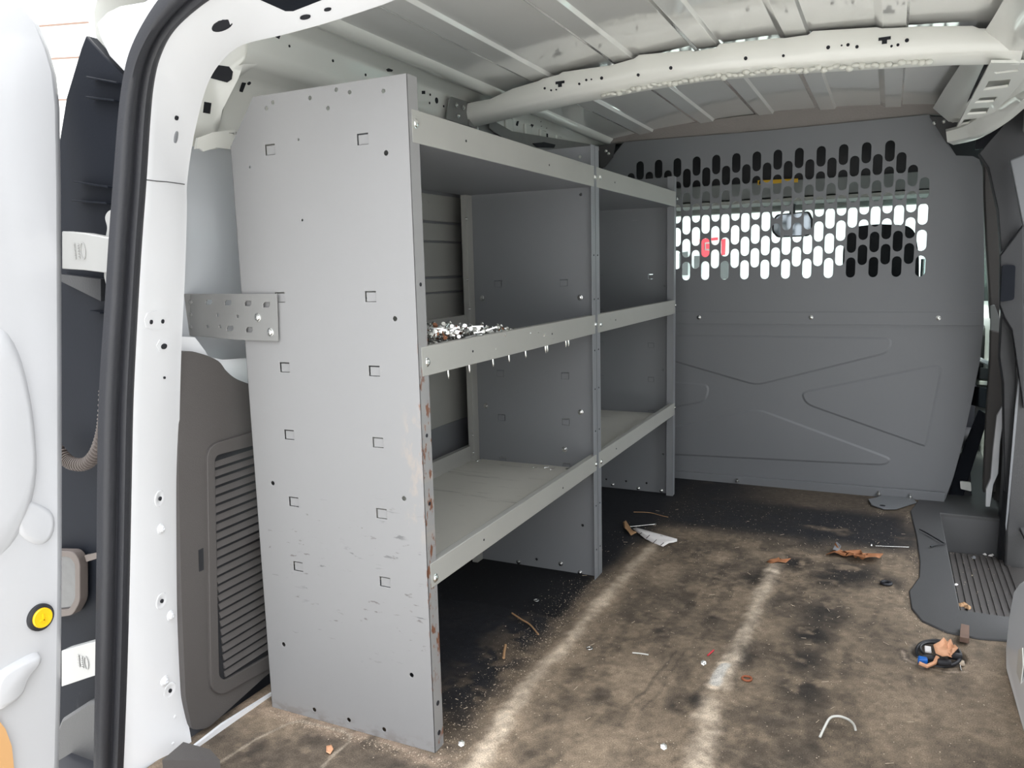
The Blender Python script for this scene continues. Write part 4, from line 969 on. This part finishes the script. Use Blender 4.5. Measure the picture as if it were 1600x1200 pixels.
zs_ = Y(1200, 284, 2.25)[2]; zs2 = Y(1200, 312, 2.25)[2]
MB().box(-.55, .97, 2.25, 2.66, zs2, zs2+.012).build('shelf_base', M['cabgrey'], osh, bevel=.004)
MB().box(-.55, .97, 2.25, 2.265, zs2, zs_).build('shelf_front', M['cabgrey'], osh, bevel=.004)
MB().box(-.55, .97, 2.235, 2.262, zs2-.012, zs2+.002).build('shelf_bead', M['beige'], osh, bevel=.003)
MB().box(-.55, .97, 2.30, 2.32, zs2+.01, 1.34).build('shelf_shadow_wall', M['black'], osh)
yl = MB().slab([Y(u, v, 2.248) for u, v in ((1184,282),(1247,279),(1247,285),(1221,286),(1184,289))], (0, -.002, 0)).build('warning_label', M['yellow'], osh); tag(yl, 'yellow warning label')
MB().slab([Y(u, v, 2.2455) for u, v in ((1186,284),(1189,281),(1191,287),(1186,288))], (0, -.001, 0)).build('label_mark', M['ink'], yl)
MB().box(-.55, 1.0, 2.648, 2.659, Y(1200,318,2.65)[2]-.004, Y(1200,315,2.65)[2]).build('visor_gap', M['black'], wd)
# rear-view mirror
mr_ = empty('rear_view_mirror', Y(1238, 345, 2.45), 'rear-view mirror hanging before the windscreen', 'mirror')
q = rounded([Y(u, v, 2.45) for u, v in ((1206,345),(1214,335),(1264,330),(1270,342),(1270,362),(1262,369),(1214,371),(1206,362))], .008)
MB().slab(q, (0, .025, 0)).build('mirror_housing', M['black'], mr_, bevel=.004)
MB().slab([tuple(_V(p).lerp(_V(Y(1238, 351, 2.45)), .1)+_V((0, -.001, 0))) for p in q], (0, -.001, 0)).build('mirror_glass', M['mirror'], mr_)
MB().tube([Y(1238,340,2.46), Y(1238,325,2.55), Y(1240,312,2.66)], .012, 8).build('mirror_stem', M['black'], mr_)
# passenger seat
st = empty('passenger_seat', (.72, 2.35, 0), 'black passenger seat whose headrest shows through the slots', 'seat')
hq = rounded([Y(u, v, 2.22) for u, v in ((1322,365),(1336,354),(1372,350),(1418,352),(1430,362),(1436,400),(1436,445),(1316,445),(1317,390))], .02)
MB().slab(hq, (0, .10, 0)).build('headrest', M['fabric'], st, bevel=.02)
MB().box(.48, .93, 2.20, 2.32, .10, .70).build('backrest', M['fabric'], st, bevel=.05)
MB().box(.48, .93, 2.25, 2.80, .05, .22).build('seat_cushion', M['fabric'], st, bevel=.05)
for x in (.63,.78): MB().cyl((x, 2.27, .66), (0, 0, 1), .007, .16, 8).build('headrest_post', M['zinc'], st)
# passenger door and window through the gap by the bulkhead
pd = empty('door_2', (1.06, 2.5, 0), 'passenger door with tinted window beyond bulkhead gap', kind='structure')
MB().box(1.06, 1.10, 2.05, 3.2, -.05, .62).build('door_lining', M['cream'], pd, bevel=.01)
MB().box(1.10, 1.115, 2.05, 3.2, .62, 1.20).build('side_glass', M['green_glass'], pd)
MB().box(1.02, 1.12, 1.97, 2.03, -.05, 1.36).build('pillar', M['trim'], pd, bevel=.01)
MB().tube([P(u, v, 'x', 1.04) for u, v in ((1520,563),(1532,562),(1548,570))], .01, 8).build('armrest_bead', M['white'], pd)
for l, m in (([(1512,572),(1548,576),(1548,594),(1512,590)],'black'), ([(1512,592),(1548,597),(1546,603),(1512,600)],'beige'), ([(1512,603),(1548,607),(1548,640),(1512,632)],'navy')):
    MB().slab([P(u, v, 'x', 1.045) for u, v in l], (.02, 0, 0)).build('armrest_layer', M[m], pd, bevel=.003)
# belt and seat side in the gap
sb = empty('seat_belt', Y(1530, 700, 1.98), 'black seat belt and buckle in the gap beside bulkhead', 'seat belt')
MB().slab([Y(u, v, 1.99) for u, v in ((1530,640),(1545,650),(1500,790),(1480,785),(1498,720))], (0, .015, 0)).build('belt_webbing', M['navy'], sb, bevel=.002)
MB().slab(rounded([Y(u, v, 1.97) for u, v in ((1500,752),(1517,754),(1518,768),(1501,764))], .004), (0, .01, 0)).build('belt_buckle', M['cream'], sb, bevel=.002)
MB().slab([Y(u, v, 2.0) for u, v in ((1478,740),(1490,700),(1515,720),(1520,790),(1475,785))], (0, .03, 0)).build('belt_cover', M['black'], sb, bevel=.003)

# ============================================================ OUTSIDE
gd = MB().box(-60, 60, -60, 90, -.62, -.60).build('ground', M['asphalt']); tag(gd, 'pale grey parking lot around the van', kind='structure')
sh = empty('shop_building', (-4, 26, -.6), 'pale shop building with red sign seen through the slots', 'building')
MB().box(-14, 1.5, 26, 30, -.6, 2.6).build('shop_wall', M['shopwall'], sh)
MB().box(-14.2, 1.7, 25.8, 30, 2.6, 2.9).build('parapet', M['siding'], sh)
def S(u, v): return P(u, v, 'y', 25.9)
for l in ([(1094,374),(1110,372),(1110,378),(1101,379),(1101,391),(1110,392),(1108,403),(1100,402),(1094,395)], [(1104,381),(1109,381),(1109,389),(1104,389)], [(1128,374),(1134,373),(1133,398),(1128,399)], [(1112,372),(1122,371),(1122,375),(1112,376)]):
    MB().slab([S(*p) for p in l], (0, -.1, 0)).build('sign_letter', M['red'], sh)
for l in ([(1062,395),(1075,393),(1075,430),(1062,430)], [(1085,400),(1094,400),(1094,432),(1085,432)], [(1124,406),(1139,405),(1139,436),(1124,436)]):
    MB().slab([S(*p) for p in l], (0, -.05, 0)).build('shop_window', M['lens'], sh)
c1 = empty('parked_car', (3.5, 3.2, -.6), 'pale teal parked car glimpsed through the passenger window gap', 'car')  # set close alongside and sized to cut the light through the side door
prof = [(0,.3),(0,1.3),(.3,1.75),(3.0,1.78),(3.8,1.2),(4.7,1.0),(4.8,.3)]
MB().slab([(2.75, .4+a, -.6+b) for a, b in prof], (1.8, 0, 0)).build('car_body', M['carteal'], c1, bevel=.06)
MB().slab([(2.73, .4+a, -.6+b) for a, b in ((.3,1.2),(.5,1.65),(2.9,1.68),(3.5,1.2))], (.05, 0, 0)).build('car_window', M['lens'], c1)
for y in (1.3, 4.3): MB().cyl((2.72, y, -.28), (1, 0, 0), .32, 1.8, 24).build('wheel', M['rubber'], c1)
# white sided building up to the left
hb = empty('sided_building', (-9, 6, -.6), 'white building with brown lines above open door', 'building')
MB().box(-12, -6.5, 4.5, 4.8, -.6, 9).build('sided_wall', M['siding'], hb)
for z in (2.62, 3.02, 3.34): MB().slab([(-12, 4.49, z+.5), (-6.5, 4.49, z-.04), (-6.5, 4.49, z-.027), (-12, 4.49, z+.513)], (0, -.02, 0)).build('siding_joint', M['brown'], hb)

# ============================================================ LOOSE THINGS
def chip(mb, c, s, flat=.4, k=5):
    a0 = random.random()*6.28; ring = []
    for i in range(k):
        a = a0+i*6.283/k; r = s*random.uniform(.6, 1.1); ring.append((c[0]+r*math.cos(a)*random.uniform(.5, 1), c[1]+r*math.sin(a), c[2]))
    top = (c[0], c[1], c[2]+s*flat); n = len(ring)
    mb.add(ring+[top], [(i, (i+1) % n, n) for i in range(n)]+[tuple(range(n))[::-1]])
mb = MB()
for i in range(8500):
    k = random.random()
    if k < .26: x, y = random.gauss(.02, .045), random.uniform(.0, .8)
    elif k < .34: x, y = random.uniform(-.36, .04), -.012-abs(random.gauss(0, .012))
    elif k < .5: x, y = random.uniform(.02, .72), random.gauss(1.42, .2)
    elif k < .56: p = Z0(*random.choice(((1434,870),(1437,900),(1421,930),(1424,955),(1445,975),(1425,810),(1380,800)))); x, y = p[0]-.01+random.gauss(0, .006), p[1]+random.gauss(0, .03)
    elif k < .62: x, y = .055+random.gauss(0, .012), L1+random.gauss(0, .03)
    else: x, y = random.uniform(-.1, .92), random.uniform(-.35, 1.3)
    if inpoly(np.array([x]), np.array([y]), WELL)[0] or x < -.38 or y > 1.85: continue
    if x < 0 and -.001 < y < .002: continue
    if abs(y-L1) < .03 and x < 0: continue
    chip(mb, (x, y, .0015), random.choice((.0006,.0007,.0008,.0010,.0013,.0019)))
tag(mb.build('floor_crumbs', M['crumb'], smooth=0, recalc=False), 'pale crumbs and grit scattered over the dark floor mat', 'debris', kind='stuff')
mb = MB()
for i in range(110):
    x, y = random.uniform(-.05, .85), random.uniform(-.2, 1.5); 
    if inpoly(np.array([x]), np.array([y]), WELL)[0]: continue
    a = random.random()*3.14; l = random.uniform(.003, .008); z = .002
    mb.box(-l, l, -.0004, .0004, 0, .0007); 
    for j in range(-8, 0):
        vx, vy, vz = mb.v[j]; mb.v[j] = (x+vx*math.cos(a)-vy*math.sin(a), y+vx*math.sin(a)+vy*math.cos(a), z+vz)
tag(mb.build('floor_fibres', M['crumb'], smooth=0), 'short pale straw fibres scattered over the floor mat', 'debris', kind='stuff')
# screws heaped on the middle shelf of the near unit
mb = MB(); rusty = []
def heap_h(x, y): return max(.004, .062*sm(np.array(y), .80, .08)*(1-.55*sm(np.array(x), -.10, -.30)))
for i in range(1500):
    y = F+.015+random.random()**1.25*.64; x = -.008-random.random()**1.2*.28
    z = BOTS[1]+.005+float(heap_h(x, y))*(1 if i > 500 else random.random())*random.uniform(.85, 1.08)
    l = random.uniform(.012, .026); d = _V((random.uniform(-1, 1), random.uniform(-1, 1), random.uniform(-.4, .4))).normalized()
    c = _V((x, y, max(z, BOTS[1]+.006))); n0 = len(mb.f)
    mb.tube([c-d*l*.5, c+d*l*.5], .0017, 4); mb.cyl(c+d*l*.5, d, .0040, .0022, 6)
    if random.random() < .12: rusty += list(range(n0, len(mb.f)))
s_obj = mb.build('screw_heap', M['zinc'], smooth=0, recalc=False); tag(s_obj, 'heap of loose zinc and rusty screws on the near unit middle shelf', 'screws', kind='stuff')
s_obj.data.materials.append(M['rustplate'])
for i in rusty: s_obj.data.polygons[i].material_index = 1
# small litter on the bottom shelf
for k, (u, v) in enumerate(((832,731),(850,731),(859,734),(734,719),(744,721),(750,718),(884,733))):
    p = P(u, v, 'z', BOTS[2]+.003); o = MB().lathe(p, (1, .4*k, .2), [(0, 0), (.003, .0005), (.003, .003), (.0014, .004), (.0012, .014), (0, .016)], 7).build('loose_screw', M['zinc'])
    if u < 760: tag(o, 'tiny loose screw in the back corner of the near lowest shelf', 'screw', 'loose screws in the back corner of the lowest shelf')
    elif u < 870: tag(o, 'tiny loose screw by the middle upright on near lowest shelf', 'screw', 'loose screws along the middle upright on the lowest shelf')
    else: tag(o, 'single loose screw close to the front lip of near lowest shelf', 'screw')

def leafmesh(pts, z, amp, m, name, label, cat, seed, th=.0012):
    """closed outline from the photo laid on the floor, crumpled"""
    r = random.Random(seed); q = [P(u, v, 'z', z) for u, v in pts]; c = sum((_V(p) for p in q), _V())/len(q); n = len(q)
    rings = [[c.lerp(_V(p), k)+_V((0, 0, amp*r.uniform(-.1, 1)*(.4+.6*k)+.001)) for p in q] for k in (.35, .7, 1)]
    vs = [tuple(c+_V((0, 0, amp*.4)))]+[tuple(p) for g in rings for p in g]
    fs = [(0, 1+i, 1+(i+1) % n) for i in range(n)]
    for g in range(2): fs += [(1+g*n+i, 1+(g+1)*n+i, 1+(g+1)*n+(i+1) % n, 1+g*n+(i+1) % n) for i in range(n)]
    return tag(MB().add(vs, fs).build(name, m, solid=th, smooth=50), label, cat)
leafmesh([(1290,868),(1302,862),(1305,857),(1312,866),(1328,866),(1333,862),(1345,864),(1350,872),(1362,868),(1380,871),(1374,878),(1367,879),(1358,877),(1352,881),(1343,878),(1336,878),(1333,874),(1322,870),(1310,869)], .004, .018, M['leaf'], 'dry_leaf', 'large curled rust-brown dry leaf near the far right of the mat', 'leaf', 3)
leafmesh([(1198,878),(1212,874),(1217,873),(1222,878),(1236,876),(1228,880),(1215,881),(1205,881)], .003, .008, M['leaf'], 'dry_leaf', 'small broken orange-brown leaf scrap left of the large leaf', 'leaf', 5)
leafmesh([(1301,862),(1307,849),(1314,856),(1311,862)], .012, .006, M['shelf'], 'plastic_scrap', 'small grey plastic scrap standing in the curled leaf', 'scrap', 5)
leafmesh([(1458,1012),(1468,1008),(1474,1004),(1480,1008),(1486,1000),(1489,1008),(1492,1016),(1497,1017),(1490,1022),(1489,1028),(1485,1030),(1487,1034),(1480,1033),(1472,1028),(1462,1024)], .022, .012, M['pale_leaf'], 'dry_leaf', 'pale orange lobed dry leaf lying on the black lashing ring', 'leaf', 8)
leafmesh([(989,829),(994,827),(1058,843),(1058,846),(1052,850),(1045,849),(1036,855),(1020,849),(1008,842)], .003, .008, M['paper'], 'torn_paper', 'torn white paper with black tick marks on the mat beside the shelves', 'paper', 11, .0008)
leafmesh([(973,817),(978,818),(988,830),(995,836),(986,837),(980,832),(975,826)], .003, .01, M['card'], 'cardboard_scrap', 'brown cardboard scrap beside the torn white paper', 'cardboard', 12)
leafmesh([(510,1168),(518,1165),(521,1172),(516,1180),(510,1178)], .002, .004, M['pale_leaf'], 'leaf_scrap', 'tiny tan leaf scrap on the hatch cover behind the end panel', 'leaf', 13)
for a, b in (((999,835),(1003,832)), ((1010,841),(1015,836)), ((1020,849),(1026,843)), ((1032,852),(1037,848))):
    p, q = P(*a, 'z', .013), P(*b, 'z', .013); par = [o for o in bpy.data.objects if o.name == 'torn_paper'][0]
    MB().tube([p, q], .0009, 5).build('tick_mark', M['ink'], par)
def rod(pts, r, m, name, label, cat, z=.004, n=7, sm_=True):
    q = [P(p[0], p[1], 'z', p[2] if len(p) > 2 else z) for p in pts]
    if sm_ and len(q) > 2: q = smooth_path(q, 6)
    return tag(MB().tube(q, r, n).build(name, m, smooth=60), label, cat)
ls = rod([(985,823),(1024,819)], .0016, M['zinc'], 'long_screw', 'long thin zinc screw lying by the torn paper', 'screw', .006)
MB().cyl(P(1024,819,'z',.006), (1, 0, 0), .004, .004, 8).build('screw_head', M['zinc'], ls)
n_ = rod([(1368,853),(1420,855)], .0012, M['zinc'], 'nail', 'long thin nail to the right of the curled leaf', 'nail', .005)
MB().cyl(P(1361,852,'z',.006), (1, 0, 0), .005, .003, 8).build('nail_head', M['zinc'], n_)
rod([(1281,1152,.004),(1288,1137,.015),(1297,1122,.03),(1310,1119,.036),(1325,1124,.028),(1334,1132,.015),(1337,1141,.004)], .0022, M['wire'], 'bent_wire', 'bent white wire standing as an arch on the mat', 'wire')
rod([(1437,827,.012),(1450,834,.010),(1477,850,.010)], .0022, M['black'], 'cable_tie', 'longer black cable tie end on the step surround', 'cable tie')
rod([(1454,854,.010),(1464,851,.010),(1477,850,.012)], .0022, M['black'], 'cable_tie', 'shorter black cable tie end at the step edge', 'cable tie')
rod([(800,958),(815,968),(828,976),(841,991)], .0020, M['card'], 'twig', 'forked tan twig on the mat beside the clean black patch', 'twig')
rod([(990,800),(1015,801),(1035,806),(1044,808)], .0012, M['card'], 'twig', 'thin twig on the black mat past the shelf post', 'twig')
rod([(988,1020),(1000,1021),(1013,1023)], .0016, M['wire'], 'straw', 'short pale straw in the middle of the mat', 'straw')
rod([(1106,1024),(1115,1016)], .0018, M['red'], 'red_scrap', 'small red plastic strip beside the pale ridge', 'scrap', .003)
rod([(790,1008),(788,1018),(787,1028)], .003, M['card'], 'wood_sliver', 'curved tan sliver on dark mat near the end panel', 'sliver')
def ring(u, v, R_, r, m, name, label, cat, z=.003, el=1):
    c = P(u, v, 'z', z); q = [(c[0]+R_*math.cos(a), c[1]+R_*el*math.sin(a), z) for a in np.linspace(0, 6.2832, 24, endpoint=False)]
    return tag(MB().tube(q, r, 7, closed=True).build(name, m, smooth=60), label, cat)
ring(1167,1060,.009,.0022,M['orange'],'rubber_washer','orange-red rubber washer right of the pale ridge','washer')
ring(838,938,.006,.0012,M['zinc'],'steel_washer','small steel washer on the clean black patch','washer')
ring(921,1013,.006,.0015,M['zinc'],'steel_washer','dull steel washer on the brown mat near the left ridge','washer')
ring(1385,911,.011,.004,M['rubber'],'rubber_grommet','black rubber grommet on mat left of the step surround','grommet', .004)
for u, v, lab in ((1099,1036,'shiny bolt beside the red scrap and pale ridge'), (1037,1167,'shiny bolt head at the bottom middle of the mat'), (721,1162,'small shiny bolt near foot of end panel')):
    p = P(u, v, 'z', .004); tag(MB().lathe(p, (.3, -.6, .8), [(0, -.003), (.006, -.003), (.006, .002), (.003, .003), (.003, .007), (0, .008)], 6).build('loose_bolt', M['zinc'], smooth=20), lab, 'bolt')
# wooden block
q = [P(u, v, 'z', .006) for u, v in ((1499,1003),(1514,1006),(1514,985),(1501,982))]
tag(MB().slab(q, (0, 0, .012)).build('wood_block', M['wood'], bevel=.001), 'small dirty wood block against the step surround', 'wood')
# lashing ring in its cup
lr = empty('lashing_ring', P(1466, 1022, 'z', 0), 'black cable coil and ring in floor cup with blue connector', 'ring')
c = P(1466, 1022, 'z', .004)
q = [(c[0]+.040*math.cos(a), c[1]+.050*math.sin(a), .006+.006*math.sin(a+.7)) for a in np.linspace(0, 6.2832, 36, endpoint=False)]
MB().tube(q, .0038, 9, closed=True).build('coil', M['rubber'], lr, smooth=60)
q = [(c[0]+.034*math.cos(a), c[1]+.040*math.sin(a), .010) for a in np.linspace(.2, 4.2, 24)]
MB().tube(q, .0030, 8).build('inner_coil', M['black'], lr, smooth=60)
for (u, v, r) in ((1475,1035,.008),(1492,1025,.008),(1452,1028,.007)):
    p = P(u, v, 'z', .012); MB().lathe(p, (1, .2, 0), [(0, -.014), (r*.8, -.012), (r, 0), (r*.8, .012), (0, .014)], 12).build('rubber_lug', M['rubber'], lr, smooth=60)
p = P(1441,1030,'z',.012); bb = MB().box(p[0]-.008, p[0]+.010, p[1]-.008, p[1]+.008, .004, .016).build('connector', M['blue'], lr, bevel=.003); tag(bb, 'blue connector')
p = P(1449,1016,'z',.012); bb = MB().box(p[0]-.005, p[0]+.007, p[1]-.013, p[1]+.013, .012, .016).build('wrapped_tag', M['paper'], lr, bevel=.001); tag(bb, 'white paper tag')
MB().tube([P(1436,1036,'z',.012), P(1448,1041,'z',.008), P(1460,1036,'z',.010), P(1465,1026,'z',.02)], .004, 7).build('bare_end', M['pale_leaf'], lr)
p = P(1503,1033,'z',.008); tag(MB().box(p[0]-.005, p[0]+.005, p[1]-.010, p[1]+.010, .002, .006).build('wood_chip', M['crumb'], bevel=.001), 'pale wood chip right of the lashing ring', 'chip')
rod([(1499,1035),(1501,1045),(1502,1048)], .0013, M['zinc'], 'thin_pin', 'thin steel pin beside the pale wood chip', 'pin')
# litter in the step well
for k, (u, v, s_, m, nm, lab) in enumerate(((1544,865,.012,'paper','torn_paper','crumpled white scrap at the foot of the step riser'), (1521,870,.013,'shelf','flat_stone','flat grey scrap on the step tread by the riser'), (1494,912,.010,'paper','pale_pebble','pale pebble in the step well near its inner edge'), (1505,945,.02,'card','leaf_scrap','dark brown leaf litter in the rear corner of step well'))):
    mb = MB(); p = P(u, v, 'z', zt+.008); 
    for j in range(3): chip(mb, (p[0]+random.gauss(0, s_*.4), p[1]+random.gauss(0, s_*.4), zt+.005), s_*.8, .5, 6)
    tag(mb.build(nm, M[m], smooth=0), lab, 'litter')
mb = MB()
for i in range(60): chip(mb, (random.uniform(.86, 1.0), random.uniform(B_[1]+.02, f0[1]), zt+.0045), random.uniform(.001, .003))
tag(mb.build('step_crumbs', M['crumb'], smooth=0), 'pale grit on the ribbed step tread', 'debris', kind='stuff')
